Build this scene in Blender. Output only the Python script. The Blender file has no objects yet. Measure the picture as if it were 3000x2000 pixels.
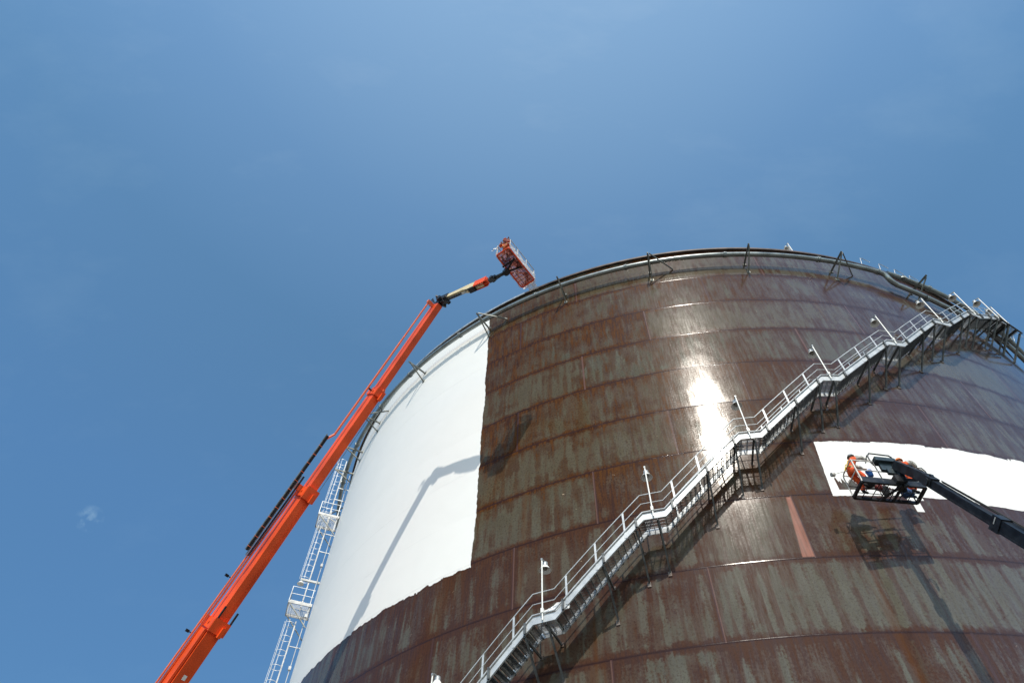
import bpy, bmesh, math, random
from math import sin, cos, radians, pi
from mathutils import Vector, Matrix
random.seed(7)
scene = bpy.context.scene
COL = scene.collection

# ------------------------------------------------------------------ camera
cam_d = bpy.data.cameras.new("camera"); cam = bpy.data.objects.new("camera", cam_d); COL.objects.link(cam)
PITCH, ROLL = 0.9739, 0.0508
cR, sR, cP, sP = cos(ROLL), sin(ROLL), cos(PITCH), sin(PITCH)
right = Vector((cR, -sR*sP, sR*cP)); up = Vector((-sR, -cR*sP, cR*cP)); fwd = Vector((0, cP, sP))
m = Matrix((right, up, -fwd)).transposed().to_4x4(); m.translation = Vector((0, 0, 1.6))
cam.matrix_world = m
cam_d.sensor_width = 36; cam_d.lens = 1992.69/3000*36; cam_d.clip_end = 6000; cam_d.clip_start = .1
scene.camera = cam

# ------------------------------------------------------------------ sky, sun, exposure
SUN_EL, SUN_AZ = radians(46.4), radians(-91.5)
w = bpy.data.worlds.new("World"); scene.world = w; w.use_nodes = True
nt = w.node_tree; nt.nodes.clear()
wo = nt.nodes.new("ShaderNodeOutputWorld"); bg = nt.nodes.new("ShaderNodeBackground")
sky = nt.nodes.new("ShaderNodeTexSky"); sky.sky_type = 'NISHITA'; sky.sun_disc = False
sky.sun_elevation = SUN_EL; sky.sun_rotation = radians(181.5)
sky.air_density = 1.0; sky.dust_density = 0.5; sky.ozone_density = 1.6; sky.altitude = 0
hs = nt.nodes.new("ShaderNodeHueSaturation"); hs.inputs['Saturation'].default_value = 1.12
# faint wisps of high cloud
tc = nt.nodes.new("ShaderNodeTexCoord"); mp = nt.nodes.new("ShaderNodeMapping"); mp.inputs['Scale'].default_value = (1.2, 3.2, 3.0); mp.inputs['Rotation'].default_value = (0.3, 0.2, 0.5)
nz = nt.nodes.new("ShaderNodeTexNoise"); nz.inputs['Scale'].default_value = 2.2; nz.inputs['Detail'].default_value = 7; nz.inputs['Roughness'].default_value = .62
cr = nt.nodes.new("ShaderNodeMapRange"); cr.inputs[1].default_value = .52; cr.inputs[2].default_value = .85; cr.inputs[3].default_value = 0; cr.inputs[4].default_value = .035
mx = nt.nodes.new("ShaderNodeMix"); mx.data_type = 'RGBA'; mx.inputs[7].default_value = (6.0, 6.4, 6.8, 1)
L = nt.links.new
L(tc.outputs['Generated'], mp.inputs[0]); L(mp.outputs[0], nz.inputs['Vector']); L(nz.outputs[0], cr.inputs[0])
L(sky.outputs[0], hs.inputs['Color']); L(hs.outputs[0], mx.inputs[6])
# clear air: the sky deepens away from the sun towards the far horizon and pales overhead
sx = nt.nodes.new("ShaderNodeSeparateXYZ"); L(tc.outputs['Generated'], sx.inputs[0])
dv = Vector(cam.matrix_world.to_3x3() @ Vector(((262-1500)/1992.69, -(1518-1000)/1992.69, -1)).normalized())
dp = nt.nodes.new("ShaderNodeVectorMath"); dp.operation = 'DOT_PRODUCT'; dp.inputs[1].default_value = dv; L(tc.outputs['Generated'], dp.inputs[0])
pr = nt.nodes.new("ShaderNodeMapRange"); pr.inputs[1].default_value = .99986; pr.inputs[2].default_value = 1.0; pr.inputs[3].default_value = 0; pr.inputs[4].default_value = 1.0; L(dp.outputs['Value'], pr.inputs[0])
n9 = nt.nodes.new("ShaderNodeTexNoise"); n9.inputs['Scale'].default_value = 90; n9.inputs['Detail'].default_value = 6; L(tc.outputs['Generated'], n9.inputs['Vector'])
m9 = nt.nodes.new("ShaderNodeMapRange"); m9.inputs[1].default_value = .45; m9.inputs[2].default_value = .72; m9.inputs[4].default_value = .2; L(n9.outputs[0], m9.inputs[0])
k9 = nt.nodes.new("ShaderNodeMath"); k9.operation = 'MULTIPLY'; L(pr.outputs[0], k9.inputs[0]); L(m9.outputs[0], k9.inputs[1])
a9 = nt.nodes.new("ShaderNodeMath"); a9.operation = 'ADD'; L(cr.outputs[0], a9.inputs[0]); L(k9.outputs[0], a9.inputs[1]); L(a9.outputs[0], mx.inputs[0])
gr = nt.nodes.new("ShaderNodeValToRGB"); ge = gr.color_ramp.elements
ge[0].position = .36; ge[0].color = (.225, .30, .325, 1); ge[1].position = .985; ge[1].color = (.98, .90, .69, 1)
for p_, c_ in ((.60, (.36, .45, .45)), (.80, (.48, .56, .50)), (.90, (.66, .69, .59))):
    q_ = ge.new(p_); q_.color = (*c_, 1)
mg = nt.nodes.new("ShaderNodeMix"); mg.data_type = 'RGBA'; mg.blend_type = 'MULTIPLY'; mg.inputs[0].default_value = 1
sc2 = nt.nodes.new("ShaderNodeVectorMath"); sc2.operation = 'SCALE'; sc2.inputs['Scale'].default_value = 2.0
L(sx.outputs[2], gr.inputs[0]); yr = nt.nodes.new("ShaderNodeMapRange"); yr.inputs[1].default_value = .12; yr.inputs[2].default_value = -.35; L(sx.outputs[1], yr.inputs[0])
ym = nt.nodes.new("ShaderNodeMix"); ym.data_type = 'RGBA'; ym.inputs[7].default_value = (.60, .58, .50, 1)      # the sun's own half of the sky stays bright and pale
L(yr.outputs[0], ym.inputs[0]); L(gr.outputs[0], ym.inputs[6]); L(mx.outputs[2], mg.inputs[6]); L(ym.outputs[2], mg.inputs[7]); L(mg.outputs[2], sc2.inputs[0]); L(sc2.outputs[0], bg.inputs[0]); L(bg.outputs[0], wo.inputs[0])
bg.inputs[1].default_value = 0.145
sd = bpy.data.lights.new("sun", 'SUN'); sd.energy = 2.9; sd.angle = radians(.5); sd.color = (1, .93, .82)
so = bpy.data.objects.new("sun", sd); COL.objects.link(so)
sv = Vector((cos(SUN_EL)*cos(SUN_AZ), cos(SUN_EL)*sin(SUN_AZ), sin(SUN_EL)))
so.rotation_euler = sv.to_track_quat('Z', 'Y').to_euler(); so.location = sv*80
scene.view_settings.view_transform = 'Standard'; scene.view_settings.look = 'None'
scene.view_settings.exposure = 0.42; scene.view_settings.gamma = 1
scene.render.engine = 'CYCLES'
scene.cycles.max_bounces = 8; scene.cycles.transparent_max_bounces = 16

# ------------------------------------------------------------------ materials
def mat(name, col, rough=.5, metal=0, var=.12, vscale=6, spec=.5, bump=0, bscale=20, col2=None, rvar=0):
    m = bpy.data.materials.new(name); m.use_nodes = True; t = m.node_tree; b = t.nodes['Principled BSDF']
    b.inputs['Roughness'].default_value = rough; b.inputs['Metallic'].default_value = metal
    b.inputs['Specular IOR Level'].default_value = spec
    tc = t.nodes.new("ShaderNodeTexCoord"); n = t.nodes.new("ShaderNodeTexNoise"); n.inputs['Scale'].default_value = vscale; n.inputs['Detail'].default_value = 6
    t.links.new(tc.outputs['Object'], n.inputs['Vector'])
    r = t.nodes.new("ShaderNodeValToRGB"); e = r.color_ramp.elements
    c2 = col2 if col2 else tuple(c*(1-var*2) for c in col)
    e[0].position = .32; e[1].position = .62
    e[0].color = (*c2, 1); e[1].color = (*[min(1, c*(1+var*.5)) for c in col], 1)
    t.links.new(n.outputs[0], r.inputs[0]); t.links.new(r.outputs[0], b.inputs['Base Color'])
    if rvar:
        q = t.nodes.new("ShaderNodeMapRange"); q.inputs[1].default_value = .3; q.inputs[2].default_value = .7
        q.inputs[3].default_value = max(.03, rough-rvar); q.inputs[4].default_value = min(1, rough+rvar)
        t.links.new(n.outputs[0], q.inputs[0]); t.links.new(q.outputs[0], b.inputs['Roughness'])
    if bump:
        n2 = t.nodes.new("ShaderNodeTexNoise"); n2.inputs['Scale'].default_value = bscale; n2.inputs['Detail'].default_value = 5
        t.links.new(tc.outputs['Object'], n2.inputs['Vector'])
        bp = t.nodes.new("ShaderNodeBump"); bp.inputs['Strength'].default_value = 1; bp.inputs['Distance'].default_value = bump
        t.links.new(n2.outputs[0], bp.inputs['Height']); t.links.new(bp.outputs[0], b.inputs['Normal'])
    return m
GALV = mat("galvanised", (.42, .45, .47), .42, .55, .15, 3, rvar=.12)
LADP = mat("ladder_paint", (.56, .57, .56), .5, 0, .15, 3)
GALVL = mat("galvanised_light", (.52, .55, .57), .45, .25, .10, 2.5, rvar=.1)
GRATE = mat("grating_steel", (.13, .14, .14), .5, .3, .2, 8)
DSTEEL = mat("dark_steel", (.115, .125, .128), .5, .3, .3, 5)
PIPEM = mat("pipe_galvanised", (.27, .30, .30), .33, .7, .15, 1.2, rvar=.1)
PIPEW = mat("bracket_steel", (.20, .21, .19), .5, .4, .2, 3)
WHITE = mat("white_paint", (.80, .81, .80), .45, 0, .06, 4)
LAMPW = mat("lamp_white", (.82, .82, .78), .35, 0, .05, 6)
LAMPG = mat("lamp_grey", (.36, .39, .40), .45, .4, .1, 6)
ORANGE = mat("orange_paint", (.84, .088, .012), .5, 0, .14, .8)
ORANGEL = mat("orange_tube_paint", (.80, .17, .07), .35, 0, .08, 2)
CREAM = mat("cream_paint", (.72, .60, .36), .42, 0, .12, 3)
BLACKM = mat("black_machine_paint", (.018, .021, .026), .38, .1, .35, 4, rvar=.1)
BLACKR = mat("black_rubber", (.015, .015, .017), .7, 0, .3, 9)
CONSOLE = mat("console_grey", (.035, .055, .065), .35, 0, .2, 5)
GREYTUBE = mat("grey_rail", (.55, .53, .49), .45, .1, .15, 5)
SUIT = mat("orange_coverall", (.80, .10, .015), .8, 0, .22, 14, bump=.02, bscale=18)
SKIN = mat("skin", (.42, .22, .14), .5, 0, .08, 10)
HELM = mat("helmet_grey", (.30, .32, .34), .4, 0, .1, 8)
HELMO = mat("helmet_orange", (.75, .20, .03), .4, 0, .1, 8)
SLEEVE = mat("pale_sleeve", (.55, .52, .47), .6, 0, .3, 9, bump=.03, bscale=14)
YEL = mat("yellow_strap", (.65, .48, .06), .6)
BLUE = mat("blue_plastic", (.05, .20, .62), .4, 0, .1, 8)
DENIM = mat("blue_denim", (.035, .09, .22), .8, 0, .3, 20, bump=.01, bscale=40)
GREYB = mat("grey_bucket", (.16, .16, .17), .5)
REDB = mat("dark_red_cloth", (.20, .022, .018), .7, 0, .3, 10)
ROOFM = mat("roof_paint", (.5, .5, .48), .6, 0, .15, .4)
RIMDK = mat("rim_brown_steel", (.075, .05, .04), .6, .1, .4, 2)
FOOT = mat("foot_plate_steel", (.16, .14, .13), .6, .1, .3, 6, col2=(.07, .035, .02))
GLASS = mat("lamp_glass", (.22, .20, .17), .15, 0, .1, 5)

def translucent(name, col, a, rough=.25):
    m = bpy.data.materials.new(name); m.use_nodes = True; t = m.node_tree; b = t.nodes['Principled BSDF']
    tc = t.nodes.new("ShaderNodeTexCoord"); n = t.nodes.new("ShaderNodeTexNoise"); n.inputs['Scale'].default_value = 5; n.inputs['Detail'].default_value = 8; n.inputs['Distortion'].default_value = 1.2
    t.links.new(tc.outputs['Object'], n.inputs['Vector'])
    r = t.nodes.new("ShaderNodeMapRange"); r.inputs[1].default_value = .35; r.inputs[2].default_value = .65; r.inputs[3].default_value = max(0, a-.25); r.inputs[4].default_value = min(1, a+.25)
    t.links.new(n.outputs[0], r.inputs[0]); t.links.new(r.outputs[0], b.inputs['Alpha'])
    b.inputs['Base Color'].default_value = (*col, 1); b.inputs['Roughness'].default_value = rough
    bp = t.nodes.new("ShaderNodeBump"); bp.inputs['Distance'].default_value = .08
    t.links.new(n.outputs[0], bp.inputs['Height']); t.links.new(bp.outputs[0], b.inputs['Normal'])
    return m
FILM = translucent("plastic_film", (.80, .74, .68), .62)
FILMW = translucent("white_plastic_sheet", (.85, .85, .84), .95, .5)
def redsheet():
    m = bpy.data.materials.new("stained_floor_sheet"); m.use_nodes = True; t = m.node_tree; b = t.nodes['Principled BSDF']
    tc = t.nodes.new("ShaderNodeTexCoord"); n = t.nodes.new("ShaderNodeTexNoise"); n.inputs['Scale'].default_value = 2.6; n.inputs['Detail'].default_value = 6; n.inputs['Distortion'].default_value = 1.2
    t.links.new(tc.outputs['Object'], n.inputs['Vector'])
    r = t.nodes.new("ShaderNodeValToRGB"); cs = [(.30, (.07, .025, .02)), (.44, (.22, .06, .045)), (.51, (.30, .17, .14)), (.56, (.16, .14, .26)), (.62, (.42, .20, .15)), (.70, (.85, .70, .62))]
    e = r.color_ramp.elements; e[0].position = cs[0][0]; e[0].color = (*cs[0][1], 1); e[1].position = cs[-1][0]; e[1].color = (*cs[-1][1], 1)
    for p, c in cs[1:-1]:
        q = e.new(p); q.color = (*c, 1)
    t.links.new(n.outputs[0], r.inputs[0]); t.links.new(r.outputs[0], b.inputs['Base Color'])
    tr = t.nodes.new("ShaderNodeBsdfTranslucent"); t.links.new(r.outputs[0], tr.inputs[0])
    mx = t.nodes.new("ShaderNodeMixShader"); mx.inputs[0].default_value = .6
    b.inputs['Roughness'].default_value = .3
    bp = t.nodes.new("ShaderNodeBump"); bp.inputs['Distance'].default_value = .1
    t.links.new(n.outputs[0], bp.inputs['Height']); t.links.new(bp.outputs[0], b.inputs['Normal'])
    o = t.nodes['Material Output']; t.links.new(b.outputs[0], mx.inputs[1]); t.links.new(tr.outputs[0], mx.inputs[2]); t.links.new(mx.outputs[0], o.inputs[0])
    return m
REDSHEET = redsheet()

# ------------------------------------------------------------------ mesh builder
class MB:
    def __init__(s): s.v = []; s.f = []; s.sm = []
    def add(s, vs, fs, smooth=False):
        o = len(s.v); s.v += [Vector(p) for p in vs]
        for f in fs: s.f.append([i+o for i in f]); s.sm.append(smooth)
    def box(s, c, ax, ay, az, hx, hy, hz):
        c = Vector(c); ax = Vector(ax).normalized()*hx; ay = Vector(ay).normalized()*hy; az = Vector(az).normalized()*hz
        vs = [c+ax*i+ay*j+az*k for k in (-1, 1) for j in (-1, 1) for i in (-1, 1)]
        s.add(vs, [(0, 2, 3, 1), (4, 5, 7, 6), (0, 1, 5, 4), (2, 6, 7, 3), (0, 4, 6, 2), (1, 3, 7, 5)])
    def bx(s, x0, x1, y0, y1, z0, z1):
        s.box(((x0+x1)/2, (y0+y1)/2, (z0+z1)/2), (1, 0, 0), (0, 1, 0), (0, 0, 1), (x1-x0)/2, (y1-y0)/2, (z1-z0)/2)
    def beam(s, p, q, w, h, upv=(0, 0, 1)):
        p = Vector(p); q = Vector(q); a = (q-p); l = a.length; a.normalize(); u = Vector(upv)
        sd = a.cross(u)
        if sd.length < 1e-4: sd = a.cross(Vector((1, 0, 0)))
        sd.normalize(); u = sd.cross(a)
        s.box((p+q)/2, a, sd, u, l/2, w/2, h/2)
    def chan(s, p, q, w, h, t=.012, upv=(0, 0, 1)):   # C channel: web and two flanges
        p = Vector(p); q = Vector(q); a = (q-p).normalized(); u = Vector(upv); sd = a.cross(u)
        if sd.length < 1e-4: sd = a.cross(Vector((1, 0, 0)))
        sd.normalize(); u = sd.cross(a)
        s.box((p+q)/2, a, sd, u, (q-p).length/2, t/2, h/2)
        for k in (-1, 1):
            c = (p+q)/2+u*k*(h/2-t/2)+sd*(w/2+t/2); s.box(c, a, sd, u, (q-p).length/2, w/2, t/2)
    def tube(s, pts, r, n=8, cap=True, closed=False):
        pts = [Vector(p) for p in pts]; N = len(pts); rings = []; ref = None
        for i, p in enumerate(pts):
            if closed: d = (pts[(i+1) % N]-pts[i-1]).normalized()
            else:
                d = Vector((0, 0, 0))
                if i > 0: d += (p-pts[i-1]).normalized()
                if i < N-1: d += (pts[i+1]-p).normalized()
                d.normalize()
            if ref is None:
                ref = Vector((0, 0, 1)) if abs(d.z) < .9 else Vector((1, 0, 0))
            x = d.cross(ref)
            if x.length < 1e-4: x = d.orthogonal()
            x.normalize(); y = x.cross(d); ref = y
            rr = r[i] if isinstance(r, (list, tuple)) else r
            rings.append([p+(x*cos(2*pi*k/n)+y*sin(2*pi*k/n))*rr for k in range(n)])
        vs = [q for g in rings for q in g]; fs = []
        for i in range(N if closed else N-1):
            j = (i+1) % N
            for k in range(n):
                l = (k+1) % n; fs.append((i*n+k, i*n+l, j*n+l, j*n+k))
        s.add(vs, fs, True)
        if cap and not closed:
            s.add(rings[0], [tuple(range(n))[::-1]]); s.add(rings[-1], [tuple(range(n))])
    def lathe(s, c, prof, n=20, ax=(0, 0, 1)):
        c = Vector(c); az = Vector(ax).normalized(); x = az.orthogonal().normalized(); y = az.cross(x)
        vs = []; fs = []
        for (r, z) in prof:
            for k in range(n): vs.append(c+az*z+(x*cos(2*pi*k/n)+y*sin(2*pi*k/n))*r)
        for i in range(len(prof)-1):
            for k in range(n):
                l = (k+1) % n; fs.append((i*n+k, i*n+l, (i+1)*n+l, (i+1)*n+k))
        s.add(vs, fs, True)
    def build(s, name, material, parent=None, org=None):
        if org is None:
            org = Vector((0, 0, 0)); q = parent
            while q is not None: org = org+q.location; q = q.parent
        me = bpy.data.meshes.new(name); me.from_pydata([tuple(v-org) for v in s.v], [], s.f)
        me.polygons.foreach_set('use_smooth', s.sm); me.materials.append(material); me.update()
        o = bpy.data.objects.new(name, me); COL.objects.link(o)
        if parent is not None: o.parent = parent
        return o
def tag(o, label=None, cat=None, group=None, kind=None):
    if label: o['label'] = label
    if cat: o['category'] = cat
    if group: o['group'] = group
    if kind: o['kind'] = kind
    return o
def empty(name, loc=(0, 0, 0), label=None, cat=None, group=None, parent=None):
    o = bpy.data.objects.new(name, None); COL.objects.link(o); o.location = loc; o.empty_display_size = .3
    if parent is not None: o.parent = parent
    return tag(o, label, cat, group)
def copy_tree(o, parent=None):
    c = o.copy(); COL.objects.link(c); c.parent = parent
    for ch in list(o.children): copy_tree(ch, c)
    return c

# ------------------------------------------------------------------ tank frame: azimuth (deg), radius, height
CX, CY, R = 16.236, 49.668, 30.0
def P(az, r, z):
    a = radians(az); return Vector((CX+r*sin(a), CY-r*cos(a), z))
def rad(az):
    a = radians(az); return Vector((sin(a), -cos(a), 0))
def tan_(az):
    a = radians(az); return Vector((cos(a), sin(a), 0))
def seamz(k): return 42.31-3.03*k

# ------------------------------------------------------------------ ground
def ground_mat():
    m = bpy.data.materials.new("compacted_gravel"); m.use_nodes = True; t = m.node_tree; b = t.nodes['Principled BSDF']; b.inputs['Roughness'].default_value = .9
    tc = t.nodes.new("ShaderNodeTexCoord"); n = t.nodes.new("ShaderNodeTexNoise"); n.inputs['Scale'].default_value = .15; n.inputs['Detail'].default_value = 9
    t.links.new(tc.outputs['Object'], n.inputs['Vector']); r = t.nodes.new("ShaderNodeValToRGB"); e = r.color_ramp.elements
    e[0].position = .3; e[0].color = (.14, .13, .115, 1); e[1].position = .7; e[1].color = (.22, .205, .18, 1)
    t.links.new(n.outputs[0], r.inputs[0]); t.links.new(r.outputs[0], b.inputs['Base Color'])
    n2 = t.nodes.new("ShaderNodeTexNoise"); n2.inputs['Scale'].default_value = 14; n2.inputs['Detail'].default_value = 5; t.links.new(tc.outputs['Object'], n2.inputs['Vector'])
    bp = t.nodes.new("ShaderNodeBump"); bp.inputs['Distance'].default_value = .04; t.links.new(n2.outputs[0], bp.inputs['Height']); t.links.new(bp.outputs[0], b.inputs['Normal'])
    return m
g = MB(); g.add([(-2500, -2500, 0), (2500, -2500, 0), (2500, 2500, 0), (-2500, 2500, 0)], [(0, 1, 2, 3)])
tag(g.build('ground', ground_mat()), kind='structure')

# ------------------------------------------------------------------ tank shell material
class G:
    def __init__(s, t): s.t = t
    def _in(s, n, i, x):
        if isinstance(x, (int, float)): n.inputs[i].default_value = x
        else: s.t.links.new(x, n.inputs[i])
    def m(s, op, a, b=None, c=None, clamp=False):
        n = s.t.nodes.new("ShaderNodeMath"); n.operation = op; n.use_clamp = clamp
        for i, x in enumerate((a, b, c)):
            if x is not None: s._in(n, i, x)
        return n.outputs[0]
    def step(s, x, edge, soft=.02):      # 0 below edge, 1 above
        return s.rng(x if True else x, -soft, soft, 0, 1, sub=edge)
    def rng(s, x, a, b, c=0, d=1, sub=None, smooth=False):
        if sub is not None: x = s.m('SUBTRACT', x, sub)
        n = s.t.nodes.new("ShaderNodeMapRange"); s._in(n, 0, x)
        if smooth: n.interpolation_type = 'SMOOTHSTEP'
        for i, v in ((1, a), (2, b), (3, c), (4, d)): s._in(n, i, v)
        return n.outputs[0]
    def vec(s, x, y, z):
        n = s.t.nodes.new("ShaderNodeCombineXYZ")
        for i, v in enumerate((x, y, z)): s._in(n, i, v)
        return n.outputs[0]
    def noise(s, v, scale=1, detail=4, rough=.5, dist=0):
        n = s.t.nodes.new("ShaderNodeTexNoise"); s.t.links.new(v, n.inputs['Vector'])
        n.inputs['Scale'].default_value = scale; n.inputs['Detail'].default_value = detail; n.inputs['Roughness'].default_value = rough; n.inputs['Distortion'].default_value = dist
        return n.outputs[0]
    def white(s, v):
        n = s.t.nodes.new("ShaderNodeTexWhiteNoise"); n.noise_dimensions = '3D'; s.t.links.new(v, n.inputs['Vector']); return n.outputs[0]
    def mix(s, f, a, b, mode='MIX'):
        n = s.t.nodes.new("ShaderNodeMix"); n.data_type = 'RGBA'; n.blend_type = mode; s._in(n, 0, f)
        for i, v in ((6, a), (7, b)):
            if isinstance(v, tuple): n.inputs[i].default_value = (*v, 1)
            else: s.t.links.new(v, n.inputs[i])
        return n.outputs[2]
def shell_mat():
    m = bpy.data.materials.new("rusty_tank_shell"); m.use_nodes = True; t = m.node_tree; b = t.nodes['Principled BSDF']; g = G(t)
    tc = t.nodes.new("ShaderNodeTexCoord"); sp = t.nodes.new("ShaderNodeSeparateXYZ"); t.links.new(tc.outputs['Object'], sp.inputs[0])
    X, Y, Z = sp.outputs
    az = g.m('MULTIPLY', g.m('ARCTAN2', X, g.m('MULTIPLY', Y, -1)), 180/pi)
    s = g.m('MULTIPLY', az, .5236)                              # metres round the shell
    uc = g.m('DIVIDE', g.m('SUBTRACT', 42.31, Z), 3.03)
    course = g.m('FLOOR', uc); fr = g.m('FRACT', uc)            # fr: 0 at top of the course
    dtop = g.m('MULTIPLY', fr, 3.03); dbot = g.m('MULTIPLY', g.m('SUBTRACT', 1, fr), 3.03)
    dseam = g.m('MINIMUM', dtop, dbot)
    pw = g.m('DIVIDE', g.m('ADD', az, g.m('ADD', 9.05+22.5*20, g.m('MULTIPLY', g.m('SUBTRACT', course, 1), 7.5))), 22.5)
    pid = g.m('FLOOR', pw); pf = g.m('FRACT', pw)
    dweld = g.m('MULTIPLY', g.m('MINIMUM', pf, g.m('SUBTRACT', 1, pf)), 22.5*.5236)
    plate = g.white(g.vec(pid, course, 3.3)); plate2 = g.white(g.vec(pid, course, 9.1))
    cs = g.m('MULTIPLY', course, 5.37)
    # noises
    streak = g.noise(g.vec(g.m('MULTIPLY', s, 1.5), g.m('MULTIPLY', Z, .22), cs), 1, 5, .6, .15)
    streakf = g.noise(g.vec(g.m('MULTIPLY', s, 7), g.m('MULTIPLY', Z, .5), cs), 1, 4, .6)
    blot = g.noise(g.vec(g.m('MULTIPLY', s, .55), g.m('MULTIPLY', Z, .6), cs), 1, 6, .62, .6)
    blotm = g.noise(g.vec(s, Z, cs), 1.6, 9, .68, .5)
    fine = g.noise(g.vec(s, Z, 0.0), 9, 8, .75)
    speck = g.noise(g.vec(s, Z, 5.0), 11, 5, .8)
    big = g.noise(g.vec(g.m('MULTIPLY', s, .12), g.m('MULTIPLY', Z, .14), 4.0), 1, 3, .5)
    # layers: olive grey primer, brown film, crisp rust runs and speckle
    sj = g.m('ADD', s, g.m('MULTIPLY', g.m('SUBTRACT', fine, .5), .12))           # ragged run edges
    run = g.noise(g.vec(g.m('MULTIPLY', sj, 3.4), g.m('MULTIPLY', Z, .42), cs), 1, 4, .55, .1)
    runf = g.noise(g.vec(g.m('MULTIPLY', sj, 10), g.m('MULTIPLY', Z, .9), cs), 1, 4, .6)
    band = g.noise(g.vec(g.m('MULTIPLY', sj, 2.7), g.m('MULTIPLY', Z, .13), cs), 1, 2, .5, .1)
    patch = g.noise(g.vec(g.m('MULTIPLY', s, .9), g.m('MULTIPLY', Z, .8), cs), 1, 3, .55, .4)
    lowm = g.rng(Z, 24, 19.5, 0, 1)                              # lower courses: plain vertical banding
    side = g.rng(g.m('ADD', s, g.m('MULTIPLY', g.m('SUBTRACT', blot, .5), 9)), -8, 3, 0, 1)  # right side: purple-grey tint, part rust tone, part sky reflection put into colour
    side = g.m('MAXIMUM', side, g.m('MULTIPLY', lowm, .6))
    prim = g.mix(g.rng(patch, .35, .65), (.070, .064, .042), (.106, .104, .074))
    prim = g.mix(g.rng(plate2, .3, 1, 0, .75), prim, (.088, .064, .036))
    prim = g.mix(g.m('MULTIPLY', side, .7), prim, (.098, .090, .078))
    edge = g.rng(blotm, .3, .62, .3, 1.3)
    near = g.m('MULTIPLY', g.rng(dseam, 0, .30, .26, 0), edge)
    neart = g.rng(dtop, 0, 1.2, .07, -.02); nw = g.m('MULTIPLY', g.rng(dweld, 0, .26, .2, 0), edge)
    pv = g.m('ADD', g.m('MULTIPLY', g.m('SUBTRACT', plate, .5), .22), g.m('MULTIPLY', g.m('SUBTRACT', big, .5), .35))
    extra = g.m('ADD', g.m('ADD', near, neart), g.m('ADD', nw, pv))
    f1 = g.m('ADD', g.m('MULTIPLY', run, g.m('SUBTRACT', .55, g.m('MULTIPLY', lowm, .3))), g.m('MULTIPLY', patch, .35))
    f1 = g.m('ADD', f1, g.m('ADD', g.m('MULTIPLY', band, g.m('ADD', .15, g.m('MULTIPLY', lowm, .65))), g.m('MULTIPLY', fine, .22)))
    f1 = g.m('ADD', f1, g.m('SUBTRACT', g.m('MULTIPLY', extra, .8), g.m('MULTIPLY', lowm, .175)))
    film = g.rng(f1, .545, .63, 0, 1)
    filmc = g.mix(side, g.mix(g.rng(patch, .4, .6), (.080, .047, .024), (.060, .031, .014)), (.066, .040, .031))
    col = g.mix(g.m('MULTIPLY', film, .88), prim, filmc)
    r1 = g.m('ADD', g.m('MULTIPLY', run, .55), g.m('MULTIPLY', runf, .30)); r1 = g.m('ADD', r1, g.m('MULTIPLY', fine, .45)); r1 = g.m('ADD', r1, g.m('MULTIPLY', speck, .22))
    r1 = g.m('ADD', r1, g.m('MULTIPLY', patch, .35)); r1 = g.m('ADD', r1, g.m('MULTIPLY', band, g.m('MULTIPLY', lowm, .25))); r1 = g.m('ADD', r1, extra)
    r1 = g.m('SUBTRACT', r1, g.m('MULTIPLY', lowm, .10))
    rust = g.rng(r1, .965, 1.06, 0, 1)
    rc = g.mix(g.rng(runf, .40, .60), (.036, .012, .005), (.094, .036, .009))
    rc = g.mix(side, rc, (.046, .022, .022))
    col = g.mix(g.m('MULTIPLY', rust, g.m('SUBTRACT', .9, g.m('MULTIPLY', side, .25))), col, rc)
    col = g.mix(g.m('MULTIPLY', g.rng(speck, .51, .62, 0, .75), g.m('SUBTRACT', 1, g.m('MULTIPLY', side, .6))), col, (.026, .012, .007))
    # a few strong brown run-off streaks
    ro_ = g.noise(g.vec(g.m('MULTIPLY', s, .9), g.m('MULTIPLY', Z, .04), 30.0), 1, 3, .6); col = g.mix(g.rng(ro_, .63, .72, 0, .65), col, (.085, .032, .007))
    # dark weld stain lines
    seamw = g.m('ADD', .025, g.m('MULTIPLY', blotm, .09))
    line = g.m('SUBTRACT', 1, g.rng(dseam, .012, seamw, 0, 1))
    col = g.mix(g.m('MULTIPLY', line, .85), col, (.028, .014, .014))
    wl = g.m('SUBTRACT', 1, g.rng(dweld, .03, .06, 0, 1))
    wcol = g.mix(g.rng(plate, .45, .6), (.13, .075, .065), (.06, .034, .034))
    col = g.mix(g.m('MULTIPLY', wl, .8), col, wcol)
    # salmon primer strip beside one weld
    pk = g.m('MULTIPLY', g.step(Z, 18.12), g.m('SUBTRACT', 1, g.step(Z, 21.02)))
    pk = g.m('MULTIPLY', pk, g.m('SUBTRACT', 1, g.step(az, -9.12, .03)))
    pk = g.m('MULTIPLY', pk, g.step(az, g.m('SUBTRACT', -9.45, g.m('MULTIPLY', g.m('SUBTRACT', 21.0, Z), .17)), .05))
    col = g.mix(g.m('MULTIPLY', pk, g.rng(streakf, .3, .6, .45, .85)), col, (.33, .15, .11))
    # bare scraped flecks
    fl = g.noise(g.vec(g.m('ADD', g.m('MULTIPLY', s, 1.5), g.m('MULTIPLY', Z, .4)), g.m('MULTIPLY', Z, 3.2), 2.0), 2.2, 4, .7)
    clus = g.noise(g.vec(s, Z, 21.0), .33, 2, .5)
    fleck = g.m('MULTIPLY', g.rng(fl, .70, .73), g.rng(clus, .60, .66))
    col = g.mix(g.m('MULTIPLY', fleck, .9), col, (.62, .47, .33))
    # rust run-off under the stair feet
    # fresh white paint
    jz = g.noise(g.vec(g.m('MULTIPLY', s, 1.3), 0.0, 1.0), 1, 3, .6); jz2 = g.noise(g.vec(g.m('MULTIPLY', s, 5.0), 0.0, 8.0), 1, 2, .6)
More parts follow.
